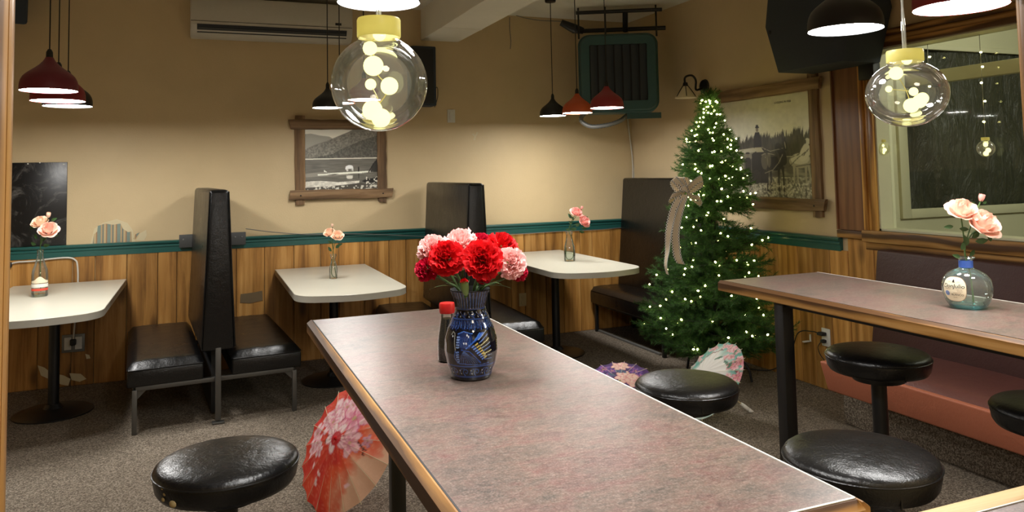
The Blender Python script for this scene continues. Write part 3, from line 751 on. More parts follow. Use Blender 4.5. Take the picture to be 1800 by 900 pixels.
# white-shirted man, woman in dark dress, others
for x, c1_, c2_, h in ((.25, (206, 200, 182), (44, 40, 36), 1.), (.17, (120, 114, 100), (60, 56, 48), .95), (.385, (40, 37, 33), (34, 31, 28), 1.08), (.31, (132, 126, 110), (52, 48, 42), .9)):
    cv.poly([(x-.028, .63), (x-.018, .6), (x+.02, .6), (x+.034, .63), (x+.03, .74), (x-.028, .74)], c1_); cv.poly([(x-.026, .73), (x+.03, .73), (x+.034, .87*h if h <= 1 else .9), (x+.012, .88), (x, .78), (x-.012, .88), (x-.034, .88)], c2_); cv.ell(x, .57, .014, .022, (112, 102, 86)); cv.ell(x, .552, .022, .008, (40, 37, 33))
# white horse behind at the right
WH, WG, DK, DG = (198, 192, 172), (150, 143, 124), (36, 32, 28), (70, 64, 55)
cv.ell(.90, .645, .10, .072, WG); cv.ell(.90, .63, .085, .05, WH, .8); cv.ell(.955, .56, .045, .10, WH, 1, .45); cv.ell(.985, .49, .03, .055, WH, 1, -.35); cv.ell(.955, .47, .008, .02, DG); cv.ell(.99, .5, .006, .008, DK)
for x, dx in ((.845, -.004), (.87, .006), (.95, .0), (.975, .01)): cv.poly([(x-.013, .69), (x+.014, .69), (x+.006+dx, .78), (x+.007+dx, .86), (x-.008+dx, .86), (x-.006+dx, .78)], WG)
# dark horse in front, head up
cv.ell(.665, .665, .085, .072, DK); cv.ell(.605, .655, .05, .065, DK); cv.ell(.725, .575, .045, .115, DK, 1, -.30); cv.ell(.765, .485, .022, .06, DK, 1, -.18); cv.poly([(.735, .44), (.742, .395), (.755, .43)], DK); cv.poly([(.76, .43), (.77, .40), (.777, .44)], DK)
cv.ell(.768, .49, .005, .035, (150, 142, 122), .9, -.15); cv.ell(.70, .60, .012, .06, DG, .8, -.3)
for x, dx in ((.59, -.006), (.615, .004), (.70, -.004), (.735, .008)): cv.poly([(x-.014, .70), (x+.016, .70), (x+.007+dx, .80), (x+.007+dx, .92), (x+.014+dx, .94), (x-.01+dx, .94), (x-.007+dx, .80)], (44, 39, 34))
cv.ell(.73, .91, .01, .03, (150, 142, 122), .7); cv.ell(.612, .91, .009, .03, (140, 132, 112), .6)
cv.ell(.56, .64, .035, .085, (118, 110, 92), .7); cv.ell(.605, .63, .02, .075, (150, 142, 122), .5)
for p in ([(.535, .50), (.62, .545), (.745, .52)], [(.56, .76), (.64, .73), (.70, .66), (.74, .58)], [(.53, .58), (.58, .56), (.66, .58)]): cv.line(p, .0032, (176, 168, 148), .8)
for p in ([(.80, .70), (.88, .62), (.96, .56)], [(.81, .62), (.9, .58)], [(.86, .70), (1., .68)], [(.93, .6), (.98, .54)]): cv.line(p, .0035, (64, 58, 50), .85)
cv.put((cv.noise(90, 70, 17, 2) > .60).astype(float)*(cv.y > .86), (206, 200, 180), .8)
cv.finish()
ph = make_picture('framed_picture', 'framed photograph of a horse team and wagon on the right wall', lambda s, z, o: Vector((XR-o, s, z)), 5.255, 4.168, 1.282, 2.035, .088, (MAT['barn_z'], MAT['barn_y']), cv, 11)
text_mesh('LOGGING IN 1920', .021, MAT['ink'], ph, Matrix.Translation((XR-.0135, 4.43, 1.982)) @ Matrix(((0, 0, -1, 0), (-1, 0, 0, 0), (0, 1, 0, 0), (0, 0, 0, 1))))

# ------------------------------------------------------------------ wall lamp
P = atX(1239, 152, XR); Sx = atX(1213, 165, 3.74)
t = thing('wall_lamp', 'black gooseneck wall lamp with a frosted shade, switched off, beside the tree top', 'lamp', (XR, P.y, P.z))
MB().lathe([(0, .03), (.03, .028), (.055, .018), (.062, 0), (0, 0)], 20, Matrix.Translation((XR, P.y, P.z)) @ Matrix.Rotation(-PI/2, 4, 'Y')).build('backplate', MAT['blackmetal'], t)
sc = Vector((3.74, P.y+.0, P.z-.02))
MB().tube(bez([(XR-.02, P.y, P.z-.01), (XR-.09, P.y, P.z-.03), (XR-.09, P.y, P.z+.05), (XR-.13, P.y, P.z+.09), (sc.x, P.y, P.z+.07), (sc.x, P.y, P.z+.0)], 6), .009, 8).build('arm', MAT['blackmetal'], t)
MB().lathe([(.02, .09), (.035, .07), (.06, .035), (.085, .0), (.09, -.012), (.083, -.008), (.056, .03), (.03, .066), (0, .08)], 24, Matrix.Translation((sc.x, P.y, P.z-.09))).build('shade', MAT['label'], t)
for k in range(6):
    a = k*PI/3; MB().tube([(sc.x+r*math.cos(a), P.y+r*math.sin(a), P.z-.09+z) for r, z in ((.02, .094), (.037, .073), (.062, .038), (.088, .0))], .0035, 6).build('rib', MAT['blackmetal'], t)
MB().lathe([(0, .03), (.018, .028), (.024, .0), (.02, -.004)], 16, Matrix.Translation((sc.x, P.y, P.z-.0))).build('socket_cup', MAT['blackmetal'], t)

# ------------------------------------------------------------------ unit heater in the corner
hc = atY(1087, 128, 5.86); hn = cam_dir((-.10, -.12, 1)); hn.z = 0; hn.normalize()
R = frame_from(hn); t = thing('unit_heater', 'dark green unit heater hung from the ceiling in the corner', 'heater', tuple(hc), R=R)
TM = Matrix.Translation(hc) @ R.to_4x4(); w, h = .70, .70
def rrect(w, h, r, n=7):
    o = []
    for cx, cy, a0 in ((w/2-r, h/2-r, 0), (-w/2+r, h/2-r, PI/2), (-w/2+r, -h/2+r, PI), (w/2-r, -h/2+r, 1.5*PI)):
        o += [(cx+r*math.cos(a0+k*PI/2/n), cy+r*math.sin(a0+k*PI/2/n)) for k in range(n+1)]
    return o
b = MB().prism(rrect(w, h, .1), -.26, -.0, bev=.02)
outer, inner = rrect(w-.03, h-.03, .09), rrect(w-.2, h-.2, .012)
n = len(outer); vs = [(x, y, 0) for x, y in outer]+[(x, y, .035) for x, y in [(p[0]*.97, p[1]*.97) for p in outer]]+[(x, y, .03) for x, y in inner]+[(x, y, .002) for x, y in inner]
fs = []
for r_ in range(3):
    for k in range(n): k2 = (k+1) % n; fs.append((r_*n+k, r_*n+k2, (r_+1)*n+k2, (r_+1)*n+k))
b.raw(vs, fs); b.v = [tuple(TM @ Vector(q)) for q in b.v]; b.build('housing', MAT['heater_green'], t)
b = MB().box((0, 0, .004), (w-.2, h-.2, .004)); b.v = [tuple(TM @ Vector(q)) for q in b.v]; b.build('louver_back', MAT['dark'], t, False)
for k in range(7):
    x = -(w-.2)/2+(k+.5)*(w-.2)/7; b = MB().box((x, 0, .02), ((w-.2)/7*.92, h-.205, .004), rot=(0, .5, 0)); b.v = [tuple(TM @ Vector(q)) for q in b.v]; b.build('louver', MAT['heater_dark'], t, False)
def LT(*p): return [tuple(TM @ Vector(q)) for q in p]
for z_, y_, x0, x1, sz in ((-.06, .56, -.36, .40, .035), (-.2, .42, -.40, .44, .04)):
    MB().tube(LT((x0, y_, z_), (x1, y_, z_)), sz/2, 8).build('hanger_bar', MAT['blackmetal'], t)
for x in (-.34, -.10, .35): MB().tube(LT((x, .33, -.1), (x, CE-hc.z, -.1)), .008, 6).build('hanger_rod', MAT['blackmetal'], t)
MB().tube(LT((.08, .40, -.2), (.08, .58, -.1)), .024, 10).build('valve', MAT['blackmetal'], t)
MB().tube(LT((-.50, .5, -.16), (-.38, .44, -.18), (-.3, .42, -.2)), [.03, .045, .03], 10).build('pipe_elbow', MAT['blackmetal'], t)
hose = bez(LT((-.30, -.33, -.12), (-.34, -.40, -.1), (-.26, -.46, -.08), (-.12, -.455, -.08), (.0, -.42, -.1), (.08, -.36, -.14)), 10)
MB().tube(hose, [.018+.004*(i % 2) for i in range(len(hose))], 10).build('flex_hose', MAT['galv'], t)
MB().box(tuple(TM @ Vector((.22, -.375, -.12))), (.30, .05, .03), rot=R).build('bottom_bar', MAT['heater_green'], t)
t = thing('conduit', 'two thin cream pipes running down the corner from the green heater', 'conduit', (3.9, D-.03, 1.1))
for x0, x1, k in ((1103, 1112, 0), (1121, 1115, 1)):
    MB().tube(bez([atY(x0, 205, D-.025), atY(x0+4*(1-2*k), 240, D-.025), atY(x1, 285, D-.025), atY(x1, 345, D-.025)], 5), .007, 8).build('pipe', MAT['ac'], t)
t = thing('cable', 'short pale wire hanging from the ceiling left of the right booth lamps', 'cable', tuple(atY(896, 90, D-.02)))
MB().tube(bez([atY(x, y, D-.02) for x, y in ((896, 30), (896, 50), (898, 72), (897, 86))], 4), .0035, 6).build('wire', MAT['galv'], t)
t = thing('cable', 'thin pale wire looping along the top of the back wall', 'cable', tuple(atY(930, 34, D-.02)))
MB().tube(bez([atY(x, y, D-.02) for x, y in ((907, 27), (925, 32), (950, 36), (975, 37), (992, 38))], 4), .0035, 6).build('wire', MAT['galv'], t)
# ------------------------------------------------------------------ pendant lamps
def make_pendant(P, dia, mat, label, group, tilt=0):
    t = thing('pendant_lamp', label, 'lamp', tuple(P), 0, group); R = dia/2
    pr = [(1, 0), (1.01, .14), (1.0, .28), (.965, .42), (.9, .55), (.79, .67), (.64, .79), (.48, .91), (.34, 1.03), (.235, 1.15), (.165, 1.26), (.14, 1.32), (0, 1.33)]
    MB().lathe([(r*R, z*R) for r, z in pr], 40, Matrix.Translation(P)).build('shade', mat, t)
    MB().lathe([(0, 0), (.975*R, 0), (.985*R, .003)], 40, Matrix.Translation((P[0], P[1], P[2]+.003))).build('diffuser', MAT['glow'], t)
    z1 = P[2]+1.3*R
    MB().lathe([(.13*R, 0), (.12*R, .03), (.06*R, .045), (0, .045)], 16, Matrix.Translation((P[0], P[1], z1))).build('cap', MAT['blackmetal'], t)
    MB().tube([(P[0], P[1], z1+.02), (P[0], P[1], CE-.01)], .0035, 6).build('cord', MAT['blackmetal'], t)
    MB().lathe([(0, -.03), (.045, -.028), (.05, 0), (0, 0)], 20, Matrix.Translation((P[0], P[1], CE))).build('canopy', MAT['blackmetal'], t)
    return t
ZL = 1.975
g1, g2, g3, g4, g5 = 'lamps over the left booth table', 'lamps over the middle booth table', 'lamps over the right booth table', 'lamps over the near bar table', 'lamps over the right bar table'
for x, y, wpx, m, lab, g in (
    (86, 160, 90, 'lamp_dred', 'dark red pendant lamp, largest and highest of the far left three', g1),
    (102, 178, 85, 'lamp_red', 'red pendant lamp between two others at the far left', g1),
    (119, 187, 77, 'lamp_black', 'black pendant lamp, lowest and smallest of the far left three', g1),
    (576, 190, 52, 'lamp_black', 'black pendant lamp left of the lake picture, behind the big globe', g2),
    (597, 182, 52, 'lamp_orange', 'orange pendant lamp half hidden behind the big glass globe', g2),
    (640, 176, 58, 'lamp_red', 'red pendant lamp seen through the big glass globe', g2),
    (972, 204, 46, 'lamp_black', 'black pendant lamp, leftmost of the three before the green heater', g3),
    (1015, 199, 52, 'lamp_orange', 'orange pendant lamp, middle of the three before the green heater', g3),
    (1067, 190, 58, 'lamp_red', 'red pendant lamp, rightmost of the three before the green heater', g3),
    (666, 5, 143, 'lamp_black', 'glaring pendant lamp at the top edge, above the big glass globe', g4),
    (1486, 53, 124, 'lamp_black', 'black pendant lamp in front of the wedge loudspeaker', g5),
    (1688, 13, 150, 'lamp_red', 'red pendant lamp cut by the top edge, over the right bar table', g5)):
    d = ray(x, y); P = EYEP+d*((ZL-EYE)/d.z); k = wpx/F_PX*depth(P)
    if not .2 < k < .285:                      # keep a believable size: settle between the two estimates
        kk = min(.28, max(.215, k)); P = EYEP+(P-EYEP)*(1+(kk/k-1)*.9); k = wpx/F_PX*depth(P)
    make_pendant(tuple(P), k, MAT[m], lab, g)
# their companions further along each row, above the frame
make_pendant((.50, 1.55, ZL), .24, MAT['lamp_orange'], 'orange pendant lamp over the near bar table, above the picture', g4)
make_pendant((.53, 1.08, ZL), .24, MAT['lamp_red'], 'red pendant lamp over the near end of the near bar table', g4)
make_pendant((2.12, 1.14, ZL), .24, MAT['lamp_orange'], 'orange pendant lamp over the right bar table, beyond the frame', g5)

# ------------------------------------------------------------------ bar tables
def make_bar_table(x0, x1, y0, y1, zt, label, legs, lx):
    t = thing('bar_table', label, 'table', ((x0+x1)/2, (y0+y1)/2, 0)); e = .017; th = .042
    MB().box(((x0+x1)/2, (y0+y1)/2, zt-th/2), (x1-x0-2*e, y1-y0-2*e, th-.001), bev=.0015, seg=1).build('tabletop', MAT['lam'], t, False)
    pr = [(0, -.001), (.004, -.0012), (.013, -.008), (.0165, -.011), (.0165, -.039), (.0145, -.042), (0, -.042)]
    for s, x in ((1, x0), (-1, x1)): MB().prism(pr, y0+.004, y1-.004, Matrix(((-s, 0, 0, x+s*.0165), (0, 0, 1, 0), (0, 1, 0, zt), (0, 0, 0, 1))), bev=.003).build('edge_strip', MAT['oak_y'], t, True, 20)
    for s, y in ((1, y0), (-1, y1)): MB().prism(pr, x0+.012, x1-.012, Matrix(((0, 0, 1, 0), (-s, 0, 0, y+s*.0165), (0, 1, 0, zt), (0, 0, 0, 1))), bev=.003).build('edge_strip', MAT['oak_x'], t, True, 20)
    b = MB()
    for x in (x0+e,): b.box((x, (y0+y1)/2, zt-.002), (.003, y1-y0-2*e, .0034))
    b2 = MB().box(((x0+x1)/2, y0+e, zt-.0015), (x1-x0-2*e, .004, .0034)).box((x1-e+.001, (y0+y1)/2, zt-.0015), (.003, y1-y0-2*e, .0034)); b2.build('pale_bevel', MAT['paperwhite'], t, False)
    b.build('dark_joint', MAT['dark'], t, False)
    for x, y, w in legs:
        MB().box((x, y, (zt-th+.02)/2), (w, w, zt-th-.02), bev=.003).build('leg', MAT['blackmetal'], t)
        MB().box((x, y, .008), (w*2, w*2, .016), bev=.003).build('foot', MAT['blackmetal'], t)
    ym = [l[1] for l in legs]
    for x in sorted({l[0] for l in legs}): MB().box((x, (min(ym)+max(ym))/2, zt-th-.015), (.03, max(ym)-min(ym), .03), bev=.002).build('apron_rail', MAT['blackmetal'], t)
    for y in sorted({l[1] for l in legs}): MB().box(((legs[0][0]+legs[-1][0])/2, y, zt-th-.015), (abs(legs[-1][0]-legs[0][0]), .03, .03), bev=.002).build('apron_rail', MAT['blackmetal'], t)
    return t
TZ = 1.05
q = [atZ(x, y, TZ) for x, y in ((548, 563), (800, 900), (860, 558), (1512, 876))]
CX0, CX1, CY0, CY1 = (q[0].x+q[1].x)/2-.012, (q[2].x+q[3].x)/2+.012, .83, 2.585
make_bar_table(CX0, CX1, CY0, CY1, TZ, 'long bar table with a mottled pink laminate top under the blue vase', [(.45, 1.92, .036), (.74, 1.92, .036), (.45, 1.05, .036), (.74, 1.05, .036)], 0)
tb = make_bar_table(1.975, 2.51, .95, 2.66, TZ, 'bar table with a mottled laminate top under the round tequila bottle', [(2.075, 2.385, .05), (2.075, 1.2, .05)], 0)
MB().box((2.265, 1.75, .275), (.05, 1.2, .05), bev=.004).build('foot_rail', MAT['blackmetal'], tb)
for y in (1.17, 2.33): MB().box((2.17, y, .275), (.24, .05, .05), bev=.004).build('rail_arm', MAT['blackmetal'], tb)
MB().box((2.2385, 1.98, .278), (.002, .07, .022)).build('tag', MAT['beige'], tb)

# ------------------------------------------------------------------ stools
def make_stool(P, label, ang=0., zb=.70):
    x, y = P; t = thing('bar_stool', label, 'stool', (x, y, 0), 0, 'round black bar stools'); z = zb
    M = Matrix.Translation((x, y, z)) @ Matrix.Rotation(ang, 4, 'Z')
    pr = [(0, 0), (.15, .0), (.168, .006), (.176, .02), (.181, .05), (.1815, .064), (.178, .074), (.168, .082), (.14, .09), (.1, .0955), (.05, .098), (0, .0985)]
    pr = [(r_, z_*.88) for r_, z_ in pr]
    MB().lathe(pr, 56, M).build('cushion', MAT['vinyl'], t, True, 80)
    MB().tube([M @ Vector((.1817*math.cos(a), .1817*math.sin(a), .055)) for a in [k*2*PI/56 for k in range(57)]], .0024, 6, False).build('piping', MAT['vinyl'], t)
    MB().box(tuple(M @ Vector((.1765, 0, .03))), (.004, .003, .05), rot=(0, 0, ang)).build('side_seam', MAT['vinyl'], t)
    MB().lathe([(0, -.03), (.09, -.03), (.1, -.012), (.1, .002), (0, .002)], 28, M).build('seat_plate', MAT['blackmetal'], t)
    MB().tube([(x, y, .012), (x, y, z-.01)], .027, 20).build('pole', MAT['blackmetal'], t)
    MB().lathe([(.2, 0), (.2, .008), (.17, .018), (.05, .03), (.03, .045), (0, .045)], 36, Matrix.Translation((x, y, 0))).build('base', MAT['blackmetal'], t)
    return t
st1 = make_stool((.063, 2.21), 'round black stool with torn rim standing beside the orange parasol', 2.2, .705)
for a, z, s in ((3.92, .022, .012), (3.70, .052, .007), (3.75, .04, .006), (3.72, .026, .007)):
    c = (.063+.1795*math.cos(a), 2.21+.1795*math.sin(a), .705+z)
    b = MB(); b.ball((0, 0, 0), s, 8, 5, .9); Mr = Matrix.Translation(c) @ Matrix.Rotation(a, 4, 'Z') @ Matrix.Diagonal((.3, 1, .8, 1)); b.v = [tuple(Mr @ Vector(v)) for v in b.v]; b.build('tear', MAT['beige'], st1)
for P, zb, lab in (((1.611, 2.368), .681, 'round black stool between the near bar table and the tree'),
               ((1.512, 1.488), .732, 'round black stool nearest the camera, beside the near bar table corner'),
               ((2.33, 2.185), .747, 'round black stool tucked under the right bar table, before the wall outlet')):
    make_stool(P, lab, 4.4, zb)
P5 = atZ(1860, 708, .78); make_stool((P5.x, P5.y), 'round black stool cut by the right edge of the picture', 4)

# ------------------------------------------------------------------ white booth tables
def make_booth_table(x0, x1, y0, y1, zt, label):
    t = thing('booth_table', label, 'table', ((x0+x1)/2, (y0+y1)/2, 0), 0, 'white booth tables'); w = x1-x0; r = .17; pts = [(x1, y1), (x0, y1)]
    bow = .10
    n = 8
    for k in range(n+1): a = PI+k/n*PI/2*.80; pts.append((x0+r+r*math.cos(a), y0+bow+r+.02+r*math.sin(a)*1.1))
    xa, ya = pts[-1]; xb = x1-(xa-x0)
    for k in range(1, 10): u = k/10; pts.append((xa+(xb-xa)*u, ya-.055*math.sin(PI*u)))
    for k in range(n+1): a = -PI/2*.80+k/n*PI/2*.80 - .0; a = 2*PI-(1-k/n)*PI/2*.80; pts.append((x1-r+r*math.cos(a), y0+bow+r+.02+r*math.sin(a)*1.1))
    MB().prism(pts, zt-.004, zt, bev=.002, seg=1).build('tabletop', MAT['wt'], t, False)
    MB().prism(pts, zt-.042, zt-.004).build('edge_band', MAT['wtedge'], t)
    c = ((x0+x1)/2, 5.88)
    MB().tube([(c[0], c[1], .02), (c[0], c[1], zt-.06)], .033, 18).build('pole', MAT['blackmetal'], t)
    MB().lathe([(.235, 0), (.235, .008), (.21, .018), (.06, .035), (.04, .06), (0, .06)], 40, Matrix.Translation((c[0], c[1], 0))).build('base', MAT['blackmetal'], t)
    MB().box((c[0], c[1], zt-.052), (.36, .36, .02), bev=.003).build('top_plate', MAT['blackmetal'], t)
make_booth_table(-1.27, -.535, 4.86, D-.04, .76, 'white booth table at the far left, by the chalkboard')
make_booth_table(.545, 1.275, 4.86, D-.04, .76, 'white booth table in the middle, below the lake picture')
make_booth_table(2.37, 3.10, 4.90, D-.04, .775, 'white booth table at the right, beside the tree')

# ------------------------------------------------------------------ booths
def seat_cushion(b, x0, x1, y0, y1, z0, z1, front):
    """boxed cushion with a soft wrinkled top; front is the side (-1 left, 1 right) away from the backrest"""
    nx, ny = 14, 40
    def f(u, v):
        x = x0+(x1-x0)*u; y = y0+(y1-y0)*v
        e = min(u, 1-u)*abs(x1-x0); g = min(v, 1-v)*(y1-y0); d = min(e, g)
        z = z1-.045*max(0, 1-d/.05)**2+.012*math.sin(PI*u)*math.sin(PI*v)
        w = math.exp(-(min(v, 1-v)*(y1-y0)/.06)**2)
        z += .0045*w*math.sin(u*70+1.5*math.sin(u*23))*(u*(1-u)*4)
        return Vector((x, y, z))
    b.grid(f, nx, ny)
    b.box(((x0+x1)/2, (y0+y1)/2, (z0+z1-.05)/2), (x1-x0-.004, y1-y0-.004, z1-.042-z0), bev=.012)
def make_double_booth(cx, label):
    t = thing('double_booth', label, 'booth', (cx, 5.17, 0), 0, 'black back-to-back booth seats'); y0, y1 = 5.17, D-.095
    MB().hexa([(cx-.10, y0, .44), (cx+.10, y0, .44), (cx+.10, y1, .44), (cx-.10, y1, .44), (cx-.055, y0, 1.437), (cx+.062, y0, 1.437), (cx+.062, y1, 1.437), (cx-.055, y1, 1.437)], .022).build('backrest', MAT['vinyl'], t)
    MB().tube([(cx-.098, y0+.004, .46), (cx-.052, y0+.004, 1.425), (cx+.06, y0+.004, 1.425), (cx+.098, y0+.004, .46)], .004, 6).build('piping', MAT['vinyl'], t)
    for s in (-1, 1):
        b = MB(); a, c = sorted((cx+s*.08, cx+s*.51)); seat_cushion(b, a, c, y0+.01, y1, .28, .425, s); b.build('seat', MAT['vinyl'], t, True, 50)
        MB().tube([(a+.01, y0+.012, .378), (c-.01, y0+.012, .378)], .0045, 6).build('piping', MAT['vinyl'], t)
        for y in (y0+.03, y1-.08): MB().box((cx+s*.465, y, .13), (.028, .028, .26), bev=.003).build('leg', MAT['greymetal'], t)
        for y in (y0+.03, y1-.08): MB().box((cx+s*.235, y, .266), (.45, .026, .026), bev=.002).build('seat_rail', MAT['greymetal'], t)
        MB().box((cx+s*.465, (y0+y1)/2, .266), (.026, y1-y0-.12, .026), bev=.002).build('seat_rail', MAT['greymetal'], t)
        MB().prism([(0, 0), (-s*.05, 0), (0, -.05)], -.004, .004, Matrix.Translation((cx+s*.451, y0+.03, .254)) @ Matrix.Rotation(PI/2, 4, 'X')).build('gusset', MAT['greymetal'], t, False)
    MB().box((cx, (y0+y1)/2+.1, .23), (.05, y1-y0-.22, .44), bev=.004).build('added_shade_panel', MAT['dark'], t)  # added panel: blocks lamplight so the floor under the booth stays dark
    for y in (y0+.012, y1-.08):
        MB().box((cx, y, .24), (.034, .026, .44), bev=.003).build('leg', MAT['greymetal'], t); MB().box((cx, y-.01, .006), (.07, .05, .012), bev=.002).build('foot', MAT['greymetal'], t)
    return t
bo = make_double_booth(.093, 'tall black back-to-back booth between the left and middle tables')
b2_ = make_double_booth(1.80, 'tall black back-to-back booth behind the carnations')
bo.rotation_euler = (0, 0, math.radians(4.2)); b2_.rotation_euler = (0, 0, math.radians(-2.6))
mbd = thing('wall_bracket', 'dark grey screwed board on the green rail behind the left booth', 'bracket', (.08, D, 1.02))
p0, p1 = atY(315, 410, D-.06), atY(432, 434, D-.06)
MB().box(((p0.x+p1.x)/2, D-.052, (p0.z+p1.z)/2+.003), (p1.x-p0.x, .02, .10), bev=.002).build('mounting_board', MAT['greygrey'], mbd)
for x in (p0.x+.03, p0.x+.1, p1.x-.03, p1.x-.08): MB().lathe([(0, .004), (.006, .002), (.007, 0)], 8, Matrix.Translation((x, D-.0625, p0.z-.05)) @ Matrix.Rotation(PI/2, 4, 'X')).build('screw', MAT['galv'], mbd)
# single booth in the corner
t = thing('corner_booth', 'single black booth seat against the right wall behind the tree', 'booth', (3.68, 5.95, 0)); y0, y1 = 5.25, D-.05
MB().hexa([(3.70, y0, .40), (3.90, y0, .40), (3.90, y1, .40), (3.70, y1, .40), (3.79, y0, 1.43), (3.90, y0, 1.43), (3.90, y1, 1.43), (3.79, y1, 1.43)], .02).build('backrest', MAT['vinyl'], t)
b = MB(); seat_cushion(b, 3.40, 3.78, y0+.01, y1, .27, .425, -1); b.build('seat', MAT['vinyl'], t, True, 50)
for x in (3.44, 3.84):
    for y in (y0+.1, y1-.05): MB().box((x, y, .135), (.03, .03, .27), bev=.003).build('leg', MAT['blackmetal'], t)
MB().box((3.455, (y0+y1)/2+.08, .008), (.022, y1-y0-.2, .016), bev=.002).build('base_rail', MAT['galv'], t)
MB().box((3.64, (y0+y1)/2, .262), (.42, y1-y0-.05, .03), bev=.002).build('seat_board', MAT['dark'], t)

# ------------------------------------------------------------------ bench under the window
t = thing('wall_bench', 'long maroon vinyl bench under the window with a rust-coloured front', 'bench', (3.6, 2.2, 0)); by0, by1 = .82, 3.47
def sb(u, v):
    x = 3.27+(3.86-3.27)*u; y = by0+(by1-by0)*v; e = min(u*.59/.06, 1, min(v, 1-v)*(by1-by0)/.05)
    z = .44-.05*(1-e)**2 + .006*math.sin(y*5)*math.sin(PI*u)
    return Vector((x, y, z))
MB().grid(sb, 16, 60).build('seat', MAT['maroon'], t, True, None)
MB().box((3.60, (by0+by1)/2, .335), (.48, by1-by0-.01, .11), bev=.012).build('seat_base', MAT['maroon'], t)
MB().hexa([(3.31, by0, .235), (3.36, by0, .235), (3.36, by1, .235), (3.31, by1, .235), (3.256, by0, .405), (3.36, by0, .405), (3.36, by1, .405), (3.256, by1, .405)], .012).build('front_roll', MAT['rust'], t)
MB().hexa([(3.76, by0, .42), (XR-.02, by0, .42), (XR-.02, 3.572, .42), (3.76, 3.572, .42), (3.84, by0, .99), (XR-.02, by0, .99), (XR-.02, 3.572, .99), (3.84, 3.572, .99)], .015).build('backrest', MAT['maroon_d'], t)
MB().tube([(3.80, by0, .74), (3.80, 3.57, .74)], .006, 8).build('backrest_seam', MAT['maroon_d'], t)
MB().box((3.71, (by0+3.55)/2, .12), (.42, 3.55-by0, .24), bev=.01).build('plinth', MAT['carpet'], t)

# outlet, plugs and hook on the right wall
P = atX(1453, 593, XR-.02); t = thing('wall_outlet', 'white wall outlet with two black plugs, behind the right bar table', 'outlet', (XR-.02, P.y, P.z))
MB().box((XR-.024, P.y, P.z), (.008, .075, .12), bev=.003).build('plate', MAT['white'], t)
for s in (-1, 1): MB().box((XR-.029, P.y, P.z+s*.024), (.004, .034, .03), bev=.002).build('socket', MAT['white'], t)
t = thing('plug_cord', 'black plug and cord leading from the wall outlet to the tree', 'cord', (XR-.04, P.y, P.z))
MB().box((XR-.05, P.y+.012, P.z+.024), (.045, .05, .022), bev=.006).build('plug', MAT['dark'], t)
MB().tube(bez([(XR-.06, P.y+.02, P.z+.022), (XR-.07, P.y+.07, P.z+.03), (XR-.08, P.y+.2, P.z+.0), (XR-.05, P.y+.32, P.z-.16), (XR-.06, P.y+.5, .03), (3.72, 4.75, .02)], 6), .004, 6).build('cord', MAT['dark'], t)
t = thing('plug_cord', 'lower black plug with a cord dropping behind the bench', 'cord', (XR-.04, P.y, P.z-.03))
MB().box((XR-.045, P.y+.005, P.z-.024), (.036, .03, .022), bev=.006).build('plug', MAT['dark'], t)
MB().tube(bez([(XR-.06, P.y+.01, P.z-.026), (XR-.07, P.y+.03, P.z-.07), (XR-.05, P.y+.01, P.z-.14), (XR-.04, P.y-.12, P.z-.2), (XR-.04, P.y-.3, .26)], 5), .003, 6).build('cord', MAT['dark'], t)
P = atX(1425, 597, XR-.02); t = thing('wall_hook', 'small white hook on the pine boards left of the outlet', 'hook', (XR-.02, P.y, P.z))
MB().box((XR-.023, P.y, P.z+.012), (.006, .014, .05), bev=.002).build('plate', MAT['white'], t)
MB().box((XR-.05, P.y+.012, P.z-.012), (.055, .02, .01), bev=.004).build('prong', MAT['white'], t)
# ------------------------------------------------------------------ small things on the tables
def adep(x, y, dp): d = ray(x, y); return EYEP + d*(dp/depth(EYEP+d))
CAMR, CAMU, CAMB = ROT @ Vector((1, 0, 0)), ROT @ Vector((0, 1, 0)), ROT @ Vector((0, 0, 1))
def look_rz(P):
    """rotation about Z that turns local -Y towards the camera"""
    v = EYEP-Vector(P); return math.atan2(v.y, v.x)+PI/2

# painted vase
VP = atZ(829, 662, TZ); vrz = look_rz(VP); vd = depth(VP); vs_ = vd/F_PX
vase = thing('vase', 'dark blue painted pottery vase holding the carnations', 'vase', tuple(VP), vrz)
vprof = [(.040, 0), (.0445, .004), (.047, .012), (.0555, .035), (.0605, .062), (.0595, .085), (.053, .110), (.0435, .132), (.0365, .148), (.0345, .156), (.0350, .164), (.0375, .178), (.0420, .190), (.0450, .1965)]
VH = .1965
def vr(z):
    for (r0, z0), (r1, z1) in zip(vprof, vprof[1:]):
        if z <= z1: t = (z-z0)/(z1-z0); t = t*t*(3-2*t)*.35+t*.65; return r0+(r1-r0)*t
    return vprof[-1][0]
cv = Canvas(900, 380, (10, 12, 22))      # u round the vase (0.5 faces the camera), v downwards
BL, LB, PB, YE = (38, 70, 140), (70, 112, 190), (128, 150, 190), (196, 176, 90)
def zv(z): return 1-z/VH
for k in range(34):
    u = k/34; cv.line([(u, zv(.195)), (u+.003, zv(.176)), (u, zv(.160))], .0098, (70, 100, 160), .95, 2)
    cv.line([(u-.004, zv(.19)), (u-.002, zv(.165))], .002, (146, 172, 216), .8, 2)
cv.line([(0, zv(.157)), (1, zv(.157))], .008, (44, 66, 116), 1, 2)
for k in range(12):
    u = (k+.3)/12; p = [(u+.018*math.cos(a)*(1-a/9), zv(.1475)+.028*math.sin(a)*(1-a/9)) for a in [i*.5 for i in range(15)]]; cv.line(p, .0055, (58, 84, 146), 1, 2); cv.line([(u-.045, zv(.150)), (u-.02, zv(.143)), (u+.012, zv(.139))], .004, (58, 84, 146), 1, 2)
    cv.ell(u, zv(.1475), .005, .012, (190, 200, 206)); cv.ell(u+.035, zv(.151), .004, .009, (190, 200, 206)); cv.ell(u+.045, zv(.142), .004, .009, (190, 200, 206))
cv.line([(0, zv(.136)), (1, zv(.136))], .007, (44, 66, 116), 1, 2)
